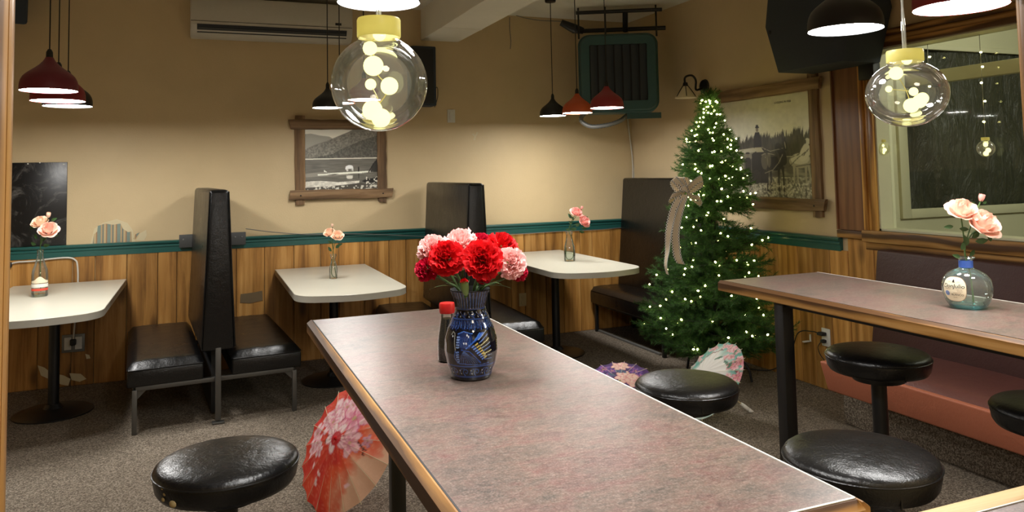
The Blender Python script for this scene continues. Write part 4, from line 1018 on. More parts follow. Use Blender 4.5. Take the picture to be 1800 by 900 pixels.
rs = np.random.RandomState(4)
for k in range(80):
    u = k/80; L = .010+.009*rs.rand(); cv.line([(u, zv(.133)), (u+.006, zv(.133-L*.5)), (u+.002, zv(.131-L))], .0034, BL if k % 2 else LB, .95, 2)
    if k % 3 == 0: cv.line([(u+.003, zv(.13)), (u+.006, zv(.12))], .0016, PB, .9, 2)
for off in (0, .5):
    def P_(u, z): return (u+off, zv(z))
    # bird: neck curve, body, spread wing with barred feathers
    cv.line([P_(.355, .103), P_(.37, .110), P_(.385, .106), P_(.392, .09), P_(.40, .072), P_(.395, .055), P_(.41, .044)], .006, (150, 150, 140), .9, 2)
    cv.poly([P_(.41, .105), P_(.44, .111), P_(.50, .108), P_(.515, .09), P_(.49, .075), P_(.44, .074), P_(.41, .085)], (22, 38, 82)); cv.line([P_(.41, .106), P_(.45, .112), P_(.51, .107)], .005, LB, 1, 2)
    for k in range(7): cv.line([P_(.415+k*.013, .1), P_(.44+k*.009, .078)], .0018, (80, 116, 190), .9, 2)
    for k in range(5): cv.poly([P_(.405, .101-k*.0055), P_(.428, .1015-k*.0055), P_(.428, .0985-k*.0055), P_(.405, .0975-k*.0055)], (120, 146, 196))
    cv.poly([P_(.40, .07), P_(.44, .074), P_(.48, .07), P_(.55, .045), P_(.56, .04), P_(.42, .042), P_(.395, .055)], (14, 22, 46))
    for k in range(10): cv.line([P_(.455, .071), P_(.42+k*.015, .043)], .0018, (66, 92, 142), .9, 2)
    for k in range(5): cv.poly([P_(.403+k*.002, .068-k*.0052), P_(.425, .069-k*.0052), P_(.424, .066-k*.0052), P_(.403, .0645-k*.0052)], (96, 124, 180))
    cv.line([P_(.44, .073), P_(.49, .07), P_(.53, .055), P_(.56, .043)], .005, BL, 1, 2)
    cv.line([P_(.40, .07), P_(.392, .055), P_(.41, .043), P_(.56, .039), P_(.62, .041)], .0055, (52, 78, 134), 1, 2)
    for k in range(4):
        cv.line([P_(.47+k*.008, .076+k*.003), P_(.52+k*.01, .092+k*.002), P_(.56+k*.012, .108)], .006, (42, 82, 168) if k % 2 else (74, 120, 200), .95, 2)
    for k in range(8):
        u0, z0, u1, z1 = .545+k*.006, .094-k*.0062, .612+k*.004, .112-k*.0088
        cv.line([P_(u0, z0), P_(u1, z1)], .0042, [(150, 166, 190), (96, 126, 186), (206, 200, 150)][k % 3], 1, 2)
    for k in range(7):
        cv.poly([P_(.50+k*.0105, .0795-k*.0045), P_(.518+k*.0105, .083-k*.0045), P_(.522+k*.0105, .0805-k*.0045), P_(.504+k*.0105, .077-k*.0045)], (92, 130, 206))
        cv.poly([P_(.522+k*.0095, .084-k*.005), P_(.54+k*.0095, .088-k*.005), P_(.543+k*.0095, .0855-k*.005), P_(.525+k*.0095, .0815-k*.005)], YE)
    for u, z in ((.475, .104), (.485, .101), (.456, .087), (.47, .087), (.515, .112), (.37, .1)): cv.ell(u+off, zv(z), .0045, .011, (206, 212, 216))
cv.line([(0, zv(.036)), (1, zv(.036))], .009, (44, 66, 116), 1, 2); cv.line([(0, zv(.011)), (1, zv(.011))], .012, (40, 60, 110), 1, 2)
for k in range(13):
    u = k/13; p = [(u+.022*math.cos(a+2)*(1-a/9), zv(.023)+.045*math.sin(a+2)*(1-a/9)) for a in [i*.5 for i in range(15)]]; cv.line(p, .006, (58, 84, 146), 1, 2); cv.line([(u-.05, zv(.018)), (u-.03, zv(.03)), (u-.01, zv(.031))], .0045, (58, 84, 146), 1, 2)
    cv.ell(u+.036, zv(.026), .004, .01, (180, 186, 190)); cv.ell(u+.042, zv(.019), .0035, .009, (180, 186, 190))
nu, nv = 460, 180
def vf(u, v): a = -PI/2+(u-.5)*2*PI; z = VH*(1-v); r = vr(z)+ (0.0012*math.cos(a*34) if z > .16 else 0); return Vector((r*math.cos(a), r*math.sin(a), z))
b = MB(); b.grid(vf, nu, nv); o = b.build('body', MAT['glaze'], vase, True, None, local=True)
paint(o, [cv.sample(i/nu % 1, j/nv) for j in range(nv+1) for i in range(nu+1)])
MB().lathe([(0, .002), (.04, .002), (.0405, 0), (.04, 0)], 40).build('foot', MAT['dark'], vase, local=True)
MB().lathe([(.0450, .1962), (.0456, .1985), (.044, .199), (.036, .178), (.033, .16), (.035, .15), (0, .15)], 48).build('rim', MAT['dark'], vase, local=True)
VM = wm(vase)

# soy sauce bottle
SP = atZ(787, 634, TZ); t = thing('sauce_bottle', 'small soy sauce bottle with a red cap, behind the blue vase', 'bottle', tuple(SP))
sw = depth(SP)/F_PX
pr = [(0, 0), (.020, 0), (.023, .004), (.0232, .02), (.0228, .05), (.020, .07), (.0165, .09), (.0145, .1), (.0145, .104), (0, .104)]
MB().lathe(pr, 24, Matrix.Translation(SP)).build('sauce', MAT['soy'], t)
MB().lathe([(.0236, .003), (.024, .02), (.0236, .05), (.021, .07), (.0175, .09), (.0155, .104), (.0155, .12), (.014, .122)], 24, Matrix.Translation(SP)).build('glass_body', MAT['glass'], t)
MB().lathe([(0, .117), (.0185, .117), (.0195, .12), (.0195, .138), (.018, .142), (0, .142)], 24, Matrix.Translation(SP)).build('cap', MAT['redcap'], t)

# carnations
def carnation_head(b, c, n, R, seed):
    r = random.Random(seed); F = frame_from(n, Vector((.1, .2, 1)))
    for lay, (cnt, el, L, wd) in enumerate(((9, -14, 1.0, .95), (9, 8, 1.0, .9), (9, 28, .96, .85), (8, 48, .9, .75), (7, 66, .84, .66), (4, 82, .78, .55))):
        for k in range(cnt):
            a = 2*PI*(k+r.random()*.6)/cnt+lay; e = math.radians(el+r.uniform(-10, 10)); LL = L*R*r.uniform(.88, 1.08); p1, p2, am = r.uniform(0, 6), r.uniform(0, 6), r.uniform(.07, .12)
            dr = Vector((math.cos(a)*math.cos(e), math.sin(a)*math.cos(e), math.sin(e))); sd = Vector((-math.sin(a), math.cos(a), 0)); up = dr.cross(sd)*-1
            tw = r.uniform(-.3, .3)
            def f(u, v):
                w = wd*R*(.25+.85*v)*(u-.5); ln = LL*v*(1-.5*(u-.5)**2)*(1+.035*math.sin(u*40+p2)*(v > .9))
                ruf = am*R*v*v*(math.sin(u*11+p1)+.6*math.sin(u*23+p2))*1.15
                q = dr*(ln+.06*R)+sd*w+up*(ruf+tw*w*.6-.14*R*v*v+.05*R)
                return c+F @ q
            b.grid(f, 10, 4)
cars = [  # px, py, depth offset, radius px, material, label
    (783, 449, -.075, 29, 'c_red', 'big red carnation at the front left of the bouquet'),
    (850, 452, -.085, 32, 'c_red', 'biggest red carnation at the front centre of the bouquet'),
    (884, 425, .01, 27, 'c_red', 'red carnation at the upper right of the bouquet'),
    (846, 421, .05, 20, 'c_mag', 'crimson carnation half hidden at the back of the bouquet'),
    (746, 472, -.03, 19, 'c_mag', 'crimson carnation lowest at the left side of the bouquet'),
    (755, 434, .0, 24, 'c_pink', 'pale pink carnation at the upper left of the bouquet'),
    (807, 420, .02, 29, 'c_pink', 'pale pink carnation topmost in the bouquet'),
    (821, 452, .0, 19, 'c_pink', 'pale pink carnation squeezed between the two big red ones'),
    (901, 459, -.06, 26, 'c_pink', 'pale pink carnation at the right side of the bouquet'),
    (914, 474, .0, 17, 'c_mag', 'crimson carnation peeping out behind the right pink one'),
    (851, 482, -.03, 14, 'c_mag', 'small crimson carnation hanging under the big front one'),
]
VAX = Vector(VP)
for i, (x, y, dd, rp, m, lab) in enumerate(cars):
    c = adep(x, y, vd+.0+dd); R = rp/F_PX*(vd+dd)*1.05
    t = thing('carnation', lab, 'flower', tuple(c), 0, 'carnations in the blue vase')
    mouth = VAX+Vector((0, 0, .19)); dr = (c-mouth); side = CAMR*dr.dot(CAMR); nrm = (dr.normalized()*.8+CAMB*.75+Vector((0, 0, .25))).normalized()
    if dd > .0: nrm = (dr.normalized()+Vector((0, 0, .6))+CAMB*.3).normalized()
    cb = c-nrm*R*.35
    b = MB(); carnation_head(b, cb, nrm, R, i+1); b.build('petals', MAT[m], t, True, None)
    F = Matrix.Translation(cb) @ frame_from(nrm).to_4x4()
    MB().lathe([(.003, -.034), (.006, -.03), (.0085, -.015), (.0105, 0), (.0115, .006), (.006, .008)], 12, F).build('calyx', MAT['calyx'], t)
    s0 = cb-nrm*.032; hd = Vector((c.x-VAX.x, c.y-VAX.y, 0)); hd = hd.normalized() if hd.length > .01 else Vector((0, 1, 0))
    mp = VAX+hd*.024+Vector((0, 0, .192)); bt = VAX-hd*.012+Vector((0, 0, .10))
    MB().tube(bez([s0, (s0*.55+mp*.45)-hd*.004, mp, bt], 6), .0028, 8).build('stem', MAT['stem'], t)
    b = MB(); pb = s0*.35+mp*.65; leaf_mesh(b, pb, (dr.normalized()*.8+hd*.6+CAMR*(.35 if i % 2 else -.35)), Vector((0, 0, 1)), .05, .006, 7, .35); b.build('leaf', MAT['stem'], t, True, None)
# unopened bud
c = adep(817, 503, vd-.04); t = thing('carnation_bud', 'green carnation bud just opening red above the vase rim', 'flower', tuple(c), 0, 'carnations in the blue vase')
F = Matrix.Translation(c) @ frame_from(Vector((-.15, -.1, 1))).to_4x4()
MB().lathe([(.0025, -.022), (.006, -.018), (.0092, -.005), (.009, .006), (.0065, .012), (.005, .011)], 14, F).build('calyx', MAT['calyx'], t)
b = MB(); carnation_head(b, c+Vector((-.0015, 0, .010)), Vector((-.1, -.1, 1)), .0085, 40); b.build('petals', MAT['c_red'], t, True, None)
MB().tube([c-Vector((0, 0, .024)), VAX+Vector((-.005, -.02, .19)), VAX+Vector((0, 0, .11))], .0026, 8).build('stem', MAT['stem'], t)

# roses
def rose_bloom(b, c, n, R, seed, openness=1.):
    r = random.Random(seed); F = frame_from(n, Vector((.2, .1, 1)))
    for lay, (cnt, r0, op, hh, wd) in enumerate(((3, .05, .05, .62, 2.6), (4, .14, .18, .66, 2.0), (5, .24, .40, .66, 1.7), (6, .33, .75, .6, 1.5), (6, .36, 1.1, .48, 1.4))):
        if openness < .6 and lay > 2: break
        for k in range(cnt):
            a0 = 2*PI*(k+r.random()*.35)/cnt+lay*1.1; o_ = op*openness*r.uniform(.85, 1.15); ph = r.uniform(0, 6)
            def f(u, v):
                a = a0+(u-.5)*wd*(.55+.45*math.sin(PI*min(.5, v*.6)))*(1-.35*max(0, v-.7)/.3)
                rr = R*(r0+(.75*math.sin(min(1.35, o_))*v**1.3)+.10*math.sin(PI*v)+.10*o_*max(0, v-.7)*3*(1-2*abs(u-.5)))
                z = R*(-.35+hh*1.5*math.cos(min(1.3, o_*.9))*v-.12*o_*max(0, v-.75)*4+.03*math.sin(u*9+ph)*v)
                return c+F @ Vector((rr*math.cos(a), rr*math.sin(a), z))
            b.grid(f, 8, 6)
def rose_spray(label, neck, bottom, blooms, mats, dp, leaves, group='artificial rose sprays', sc=1.):
    t = thing('rose_spray', label, 'flower', tuple(neck), 0, group)
    joint = neck+Vector((0, 0, .03*sc))
    for i, (x, y, rp, op) in enumerate(blooms):
        c = adep(x, y, dp-(.02 if i == 1 else 0)*sc); R = rp/F_PX*dp
        dr = (c-joint).normalized(); n = (dr*.7+CAMB*(.65 if op > .6 else .1)+Vector((0, 0, .35))).normalized()
        b = MB(); rose_bloom(b, c, n, R*1.14, i+3, op*.86 if op > .6 else op); bl = b.build('bloom', MAT[mats[i]], t, True, None)
        F = Matrix.Translation(c-n*R*.42) @ frame_from(n).to_4x4()
        MB().lathe([(0, -.16*R), (.16*R, -.1*R), (.24*R, .05*R), (.30*R, .25*R)], 10, F).build('calyx', MAT['leaf'], bl)
        MB().tube(bez([c-n*R*.5, (c-n*R*.5)*.5+joint*.5+Vector((0, 0, .01*sc)), joint, joint-Vector((0, 0, .02*sc))], 6), .0022*sc, 7).build('stem', MAT['stem'], t)
    if len(bottom) == 1: pts = [joint, neck, bottom[0]]
    else: pts = [joint, neck]+bottom
    MB().tube(bez(pts, 6), .0028*sc, 8).build('stem', MAT['stem'], t)
    for k, (x, y, dx, dy, L) in enumerate(leaves):
        p = adep(x, y, dp); d = CAMR*dx-CAMU*dy+CAMB*(.25 if k % 2 else -.1); b = MB(); leaf_mesh(b, p, d, CAMB, L, L*.55, 6, .2); b.build('leaf', MAT['leaf'], t, True, None)
    return t
def glass_bottle(name, label, P, prof, mat='glass', seg=28, sx=1, sy=1, rz=0, group=None):
    t = thing(name, label, 'bottle', tuple(P), rz, group); MB().lathe(prof, seg, None, sx, sy).build('glass_body', MAT[mat], t, True, 60, local=True); return t
def wrap(b, r, z0, z1, a0, a1, n=14): return b.grid(lambda u, v: Vector((r*math.cos(a0+(a1-a0)*u), r*math.sin(a0+(a1-a0)*u), z0+(z1-z0)*v)), n, 1)

# left booth table: cola-style bottle
P = atZ(69.5, 521, .76); dp = depth(P); k = dp/F_PX
t = glass_bottle('glass_bottle', 'clear tapered glass bottle with a white and red label on the left booth table', P, [(0, .004), (12*k, .001), (13*k, .01), (13*k, .05), (13.2*k, 38*k), (12*k, 46*k), (8.5*k, 56*k), (5.5*k, 66*k), (4.5*k, 76*k), (5.2*k, 77*k), (5.2*k, 80*k), (4.2*k, 81*k)], 'glass', 28, 1, 1, look_rz(P))
b = MB(); wrap(b, 13.35*k, 11*k, 15*k, -PI/2-1.25, -PI/2+1.25); b.build('red_label', MAT['redlabel'], t, True, None, local=True)
b = MB(); wrap(b, 13.35*k, 17*k, 23*k, -PI/2-1.25, -PI/2+1.25); b.build('white_label', MAT['paperwhite'], t, True, None, local=True)
b = MB(); b.grid(lambda u, v: Vector((13.3*k*math.cos(-PI/2+(u-.5)*2.3), 13.3*k*math.sin(-PI/2+(u-.5)*2.3), (24.2+v*(4+7.5*math.exp(-((u-.5)*4.4)**2)))*k)), 20, 3); b.build('white_label', MAT['label'], t, True, None, local=True)
MB().lathe([(12.5*k, .002), (12.9*k, .006), (12.6*k, 5*k), (0, 5*k)], 24).build('thick_base', MAT['aqua'], t, local=True)
rose_spray('pale peach rose spray in the bottle on the left booth table', P+Vector((0, 0, 81*k)), [P+Vector((.003, 0, 40*k)), P+Vector((.006, 0, .03))], [(70, 391, 13, 1.), (85, 404, 15, 1.), (85, 379, 8, .4)], ['r_pale', 'r_peach', 'r_pale'], dp,
           [(62, 398, -.9, .3, .05), (90, 388, .9, -.4, .045), (64, 430, -.8, -.2, .05), (76, 432, .7, -.1, .05), (66, 420, -.5, -.6, .045), (92, 414, 1, .0, .04), (74, 424, .6, -.7, .04)])
# middle booth table: small bottle
P = atZ(586, 489.5, .76); dp = depth(P); k = dp/F_PX
t = glass_bottle('glass_bottle', 'small clear glass bottle on the middle booth table', P, [(0, .003), (7*k, .001), (7.3*k, 4*k), (7.3*k, 17*k), (6.5*k, 22*k), (4*k, 29*k), (3.6*k, 34*k), (5.6*k, 40*k), (5.8*k, 42*k), (5*k, 42.5*k)])
rose_spray('pale peach rose spray in the small bottle on the middle booth table', P+Vector((0, 0, 42*k)), [P+CAMR*.01+Vector((0, 0, 20*k)), P+CAMR*.018+Vector((0, 0, 3*k)), P-CAMR*.012+Vector((0, 0, 8*k)), P-CAMR*.008+Vector((0, 0, 34*k))], [(579, 409, 9.5, 1.), (593, 414, 10, 1.), (584, 397, 5, .4)], ['r_pale', 'r_pale', 'r_pale'], dp,
           [(583, 442, -.7, -.8, .045), (590, 436, .7, -.6, .05), (594, 431, 1, -.3, .035), (583, 428, -.6, -.5, .035), (585, 400, -.5, -.8, .025)])
# right booth table: small bottle
P = atZ(1001.5, 459, .775); dp = depth(P); k = dp/F_PX
t = glass_bottle('glass_bottle', 'small clear glass bottle with bent stem inside on the right booth table', P, [(0, .003), (9.5*k, .001), (10*k, 4*k), (10*k, 18*k), (9*k, 26*k), (6.2*k, 36*k), (5.2*k, 44*k), (5.8*k, 49*k), (6.4*k, 51*k), (5.4*k, 51.5*k)])
MB().lathe([(0, 2*k), (9*k, 2*k), (9.4*k, 17*k), (0, 17*k)], 24).build('water', MAT['water'], t, local=True)
rose_spray('salmon pink rose spray in the bottle on the right booth table', P+Vector((0, 0, 51*k)), [P+CAMR*.03+Vector((0, 0, 34*k)), P+CAMR*.028+Vector((0, 0, 8*k)), P-CAMR*.01+Vector((0, 0, 3*k)), P-CAMR*.03+Vector((0, 0, 9*k)), P-CAMR*.024+Vector((0, 0, 24*k))], [(1013, 373, 10, 1.), (1027, 389, 10.5, 1.), (1022.5, 366, 5, .4)], ['r_pink', 'r_pink', 'r_pink'], dp,
           [(1005, 384, -.7, -.9, .05), (1008, 387, -.2, -.6, .035), (1006, 394, -.6, -.5, .04), (1023, 383, 1, -.2, .05), (1014, 402, -.7, .1, .06), (1012, 398, .6, -.5, .05), (1022, 400, .9, .1, .05), (1002, 405, -.5, -.2, .04), (1018, 406, .6, .2, .05)])
# round tequila bottle on the right bar table
P = atZ(1702, 541, TZ); dp = depth(P); k = dp/F_PX; rz = look_rz(P)
fp = [(0, .003), (25*k, .001), (29*k, 3*k), (35*k, 13*k), (39.5*k, 28*k), (40*k, 38*k), (37*k, 51*k), (30*k, 60*k), (20*k, 66*k), (12.5*k, 69*k), (11*k, 72*k), (11*k, 84*k), (11.5*k, 85*k), (14.5*k, 86*k), (15*k, 88*k), (14*k, 89.5*k), (10*k, 89.5*k)]
t = glass_bottle('tequila_bottle', 'round aqua glass tequila bottle with a cream label on the right bar table', P, fp, 'aqua', 44, 1, .8, rz)
MB().lathe([(0, .002), (24*k, .002), (29*k, 4*k), (32*k, 8*k), (0, 6*k)], 40, None, .97, .78).build('thick_base', MAT['aqua_base'], t, local=True)
MB().lathe([(0, 9*k), (33*k, 9*k), (35.5*k, 15*k), (0, 15*k)], 40, None, .96, .77).build('water', MAT['water'], t, local=True)
MB().lathe([(11.3*k, 70.5*k), (11.4*k, 83*k)], 30).build('neck_band', MAT['bluewrap'], t, local=True)
def fr(z):
    for (r0, z0), (r1, z1) in zip(fp, fp[1:]):
        if z <= z1: return r0+(r1-r0)*(z-z0)/max(1e-9, z1-z0)
    return fp[-1][0]
LA, LZ = -PI/2-.56, 35*k             # label centre: turned to the left of the viewer
def onb(x, z, off): a = LA+x/(36*k); r = fr(z)+off; return Vector((r*math.cos(a), r*math.sin(a)*.8, z))
def label_disc(b, w, h, off, nr=6, na=40):
    vs = [onb(0, LZ, off)]; fs = []
    for i in range(1, nr+1):
        for j in range(na):
            a = 2*PI*j/na; ca, sa = math.cos(a), math.sin(a); q = (abs(ca)**3+abs(sa)**3)**(-1/3)
            vs.append(onb(w/2*ca*q*i/nr, LZ+h/2*sa*q*i/nr, off))
    for j in range(na): fs.append((0, 1+j, 1+(j+1) % na))
    for i in range(nr-1):
        for j in range(na): fs.append((1+i*na+j, 1+(i+1)*na+j, 1+(i+1)*na+(j+1) % na, 1+i*na+(j+1) % na))
    b.raw(vs, fs)
b = MB(); label_disc(b, 37.5*k, 41*k, .0008); lb = b.build('label', MAT['label'], t, True, None, local=True)
b = MB(); label_disc(b, 39*k, 42.5*k, .0004); b.build('label_edge', MAT['ink2'], lb, True, None, local=True)
def label_text(s, size, x, z, mat, shear=0., bold=0.):
    o = text_mesh(s, size, MAT[mat], None, Matrix.Identity(4), shear=shear, extr=0.)
    o.data.transform(Matrix.Identity(4))
    for v in o.data.vertices: v.co = onb(x+v.co.x, LZ+z+v.co.y, .0013)
    o.data.update(); o.parent = lb
for dx in (-.0002, .0003): label_text('DonJulio', 9.6*k, dx, 5.2*k, 'ink', .12)
label_text('TEQUILA', 2.6*k, -9*k, .2*k, 'ink2'); label_text('100% DE', 2.4*k, 9*k, -.8*k, 'ink2'); label_text('AGAVE', 2.4*k, 10*k, -3.6*k, 'ink2')
label_text('BLANCO', 4.6*k, 6*k, -9.5*k, 'ink'); label_text('RESERVA DE', 2.2*k, 6*k, -6.4*k, 'ink2'); label_text('750 ML', 2.2*k, 2*k, -14*k, 'ink2')
def spot(x, z, rx, rz_, mat, off=.0012):
    vs = [onb(x, LZ+z, off)]+[onb(x+rx*math.cos(2*PI*j/20), LZ+z+rz_*math.sin(2*PI*j/20), off) for j in range(20)]
    MB().raw(vs, [(0, 1+j, 1+(j+1) % 20) for j in range(20)]).build('emblem', MAT[mat], lb, True, None, local=True)
spot(-10.5*k, -7.5*k, 4.2*k, 4.2*k, 'inkblue'); spot(0, 14*k, 1.7*k, 1.5*k, 'ink'); spot(0, 12*k, 2.6*k, .7*k, 'ink'); spot(.2*k, 15.8*k, .9*k, .9*k, 'ink')
label_text('1942', 2.4*k, -7.5*k, 12.6*k, 'ink2'); label_text('1942', 2.4*k, 7.5*k, 12.6*k, 'ink2')
rose_spray('large peach-pink rose spray in the round tequila bottle', P+Vector((0, 0, 90*k)), [P+CAMR*.012+Vector((0, 0, 60*k)), P+CAMR*.016+Vector((0, 0, 30*k)), P+CAMR*.018+Vector((0, 0, 10*k))], [(1692, 370, 24, 1.), (1728, 394, 28, 1.), (1725, 349, 11, .42)], ['r_peach', 'r_peach', 'r_pink'], dp,
           [(1676, 398, -.9, .1, .028), (1686, 402, .9, .05, .03), (1708, 418, .7, -.5, .042), (1714, 424, 1, -.1, .04), (1736, 412, .7, 1, .03), (1688, 452, -1, -.3, .028), (1704, 450, .7, -.6, .03), (1690, 440, .2, -1, .03), (1742, 382, .8, -.3, .018), (1714, 358, -1, -.3, .016), (1727, 357, .9, -.2, .018), (1700, 432, -.3, -1, .036)], sc=1.)

# ------------------------------------------------------------------ paper parasols
def parasol(label, cx, cy, rp, dp0, a_cam, ribs, draw, hl, ground=.006):
    rb = (ray(cx, cy)*-1).normalized(); rr_ = CAMU.cross(rb).normalized(); ru_ = rb.cross(rr_); a = (rr_*a_cam[0]+ru_*a_cam[1]+rb*a_cam[2]).normalized(); R = rp/F_PX*dp0; dp = dp0
    for _ in range(12):          # slide along the sight line until the rim just rests on the carpet
        C = adep(cx, cy, dp); R = rp/F_PX*dp; low = C.z-R*math.sqrt(max(0, 1-a.z*a.z))
        dp += (low-ground)*1.2
    F = frame_from(a, CAMU); t = thing('paper_parasol', label, 'parasol', tuple(C), 0, 'paper parasols on the floor', R=F); h = R*.28
    TMx = wm(t); Ti = TMx.inverted()
    cv = Canvas(320, 320, (200, 60, 40))
    def px(x, y):      # photo pixel -> canopy coordinates 0..1
        d = ray(x, y); p0 = C+a*h*.45; k = (p0-EYEP).dot(a)/d.dot(a); q = Ti @ (EYEP+d*k); return (.5+q.x/R/2, .5-q.y/R/2)
    draw(cv, px)
    nu, nv = ribs*10, 40
    def f(u, v):
        th = 2*PI*u; s = abs(math.sin(th*ribs/2)); rr = R*(.02+.98*v); z = h*(1-v**1.15)-.012*R*v*s*2
        rr *= 1-.028*s*v*v; return Vector((rr*math.cos(th), rr*math.sin(th), z))
    b = MB(); b.grid(f, nu, nv); o = b.build('canopy', MAT['paper'], t, True, None, local=True)
    cols = []
    for j in range(nv+1):
        for i in range(nu+1): q = f(i/nu, j/nv); cols.append(cv.sample(.5+q.x/R/2, .5-q.y/R/2))
    paint(o, cols)
    b = MB(); b.tube([Vector((R*v_, 0, h*(1-v_**1.15)-.0004)) for v_ in [k/10 for k in range(1, 11)]]+[Vector((R*1.035, 0, -.012*R))], .0014, 6)
    r0 = None; vr_ = b.mesh('rib', MAT['bamboo'])
    for k in range(ribs):
        r0 = bpy.data.objects.new('rib', vr_); COL.objects.link(r0); r0.parent = t; r0.rotation_euler = (0, 0, 2*PI*k/ribs)
    MB().lathe([(0, h+.010), (.005, h+.009), (.008, h+.002), (.012, h-.004), (.012, h-.008)], 16).build('finial', MAT['c_red'] if 'orange' in label else MAT['bamboo'], t, local=True)
    MB().tube([(0, 0, h-.005), (0, 0, -hl+.1)], .0045, 10).build('shaft', MAT['bamboo'], t, local=True)
    MB().lathe([(0, -hl), (.011, -hl), (.0125, -hl+.004), (.0125, -hl+.03), (.010, -hl+.034), (.0125, -hl+.038), (.0125, -hl+.075), (.009, -hl+.08), (.012, -hl+.085), (.009, -hl+.1), (0, -hl+.1)], 16).build('handle', MAT['paperwhite'], t, local=True)
    MB().lathe([(.012, -.02), (.012, .02), (.006, .022), (.006, -.022)], 14).build('runner', MAT['bamboo'], t, local=True)
    return t
def blossom(cv, p, r, c1, c2, ang=0., n=5, ctr=(190, 150, 110)):
    for k in range(n):
        a = ang+2*PI*k/n; x, y = p[0]+r*.62*math.cos(a), p[1]+r*.62*math.sin(a)
        cv.ell(x, y, r*.62, r*.40, c2, 1, a); cv.ell(x+r*.05*math.cos(a), y+r*.05*math.sin(a), r*.5, r*.30, c1, .85, a); cv.ell(x-r*.22*math.cos(a), y-r*.22*math.sin(a), r*.30, r*.14, (214, 120, 140), .6, a)
    cv.ell(p[0], p[1], r*.16, r*.16, ctr)
def drawA(cv, px):
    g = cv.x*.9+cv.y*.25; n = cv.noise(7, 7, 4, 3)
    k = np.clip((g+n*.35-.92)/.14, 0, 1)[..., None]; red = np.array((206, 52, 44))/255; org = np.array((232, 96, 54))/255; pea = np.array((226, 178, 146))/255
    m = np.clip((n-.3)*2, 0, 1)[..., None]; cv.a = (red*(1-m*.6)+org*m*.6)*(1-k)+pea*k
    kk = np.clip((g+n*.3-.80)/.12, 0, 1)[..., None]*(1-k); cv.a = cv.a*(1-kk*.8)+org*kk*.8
    for pts in ([(578, 782), (592, 752), (610, 742), (624, 724)], [(600, 768), (622, 774), (634, 784), (642, 792)], [(634, 780), (640, 790), (638, 800)], [(548, 780), (556, 768), (566, 776), (570, 792)]):
        cv.line([px(*p) for p in pts], .006, (96, 48, 40))
    W1, W2 = (244, 214, 214), (226, 150, 166)
    for x, y, rp, an, c1, c2 in ((592, 728, .12, .3, W1, W2), (612, 716, .09, 1., W1, W2), (590, 744, .10, .8, W1, W2), (628, 738, .135, 2.2, (240, 186, 196), (216, 110, 140)), (600, 772, .10, .1, (246, 224, 220), (222, 150, 160)), (622, 782, .085, 1.4, (238, 190, 192), (210, 140, 150)),
                                 (554, 760, .075, .5, W1, W2), (558, 778, .06, 1.2, W1, W2), (546, 788, .055, .2, W1, W2), (564, 792, .05, 2., W1, W2), (572, 738, .06, 1.8, W1, W2), (622, 712, .05, .6, W1, W2), (646, 776, .04, .9, (206, 150, 160), (180, 110, 130))):
        blossom(cv, px(x, y), rp, c1, c2, an)
    for x, y, an in ((550, 818, .8), (552, 846, 1.2), (560, 832, .4), (606, 852, 2.5), (640, 742, 1.5)): p = px(x, y); cv.ell(p[0], p[1], .028, .014, (240, 196, 196), 1, an)
    cv.ell(.5, .5, .055, .055, (196, 40, 44)); cv.put((cv.noise(60, 60, 7, 2) > .66).astype(float), (236, 190, 160), .25)
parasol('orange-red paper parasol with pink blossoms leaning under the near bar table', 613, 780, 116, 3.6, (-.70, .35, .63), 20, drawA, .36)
def drawC(cv, px):
    n = cv.noise(6, 6, 3, 3); rad = np.hypot(cv.x-.5, cv.y-.5)*2; tl = np.array((110, 172, 158))/255; wh = np.array((236, 232, 224))/255
    k = np.clip((rad-.45+(n-.5)*.9)/.4, 0, 1)[..., None]*np.clip(1.2-(cv.y-.35)*1.6, .15, 1)[..., None]; cv.a = wh*(1-k)+tl*k
    cv.line([px(*p) for p in ((1290, 625), (1288, 645), (1292, 655), (1286, 662))], .01, (130, 84, 78)); cv.line([px(*p) for p in ((1230, 640), (1245, 622), (1268, 612))], .008, (130, 84, 78))
    rs = np.random.RandomState(8)
    for k in range(34):
        a = rs.uniform(-.4, 3.3); r_ = rs.uniform(.66, .98); p = (.5+.5*r_*math.cos(a), .5-.5*r_*math.sin(a)); blossom(cv, p, rs.uniform(.022, .042), (240, 206, 204), (216, 146, 152), rs.uniform(0, 6))
    for x, y in ((1290, 658), (1300, 652), (1283, 640), (1296, 630)): blossom(cv, px(x, y), .06, (226, 170, 172), (190, 96, 104), .4)
    for x, y, an in ((1281, 640, 1.2), (1287, 614, .9), (1264, 630, 2.2), (1276, 637, .2)): p = px(x, y); cv.ell(p[0], p[1], .05, .018, (86, 126, 104), 1, an)
parasol('pale teal and white blossom paper parasol lying under the tree', 1249, 668, 77, 4.3, (-.70, .48, .53), 20, drawC, .36)
def drawB(cv, px):
    n = cv.noise(6, 6, 11, 3)[..., None]; cv.a = np.array((52, 38, 72))/255*(1-n)+np.array((104, 70, 132))/255*n
    for x, y, r_ in ((1060, 646, .10), (1076, 652, .06), (1117, 650, .08), (1126, 660, .07), (1066, 664, .08), (1110, 643, .05)): p = px(x, y); blossom(cv, p, r_, (128, 92, 160), (84, 54, 118), r_*30)
    for x, y, r_ in ((1090, 640, .10), (1101, 668, .12), (1117, 672, .11), (1080, 690, .10)):
        p = px(x, y); blossom(cv, p, r_, (242, 206, 190), (226, 158, 152), 1., 7, (250, 226, 200)); blossom(cv, p, r_*.55, (248, 222, 204), (232, 176, 164), .3, 6, (216, 150, 130))
    for x, y in ((1088, 655), (1095, 654), (1075, 662)): p = px(x, y); cv.ell(p[0], p[1], .06, .025, (84, 96, 122), 1, .6)
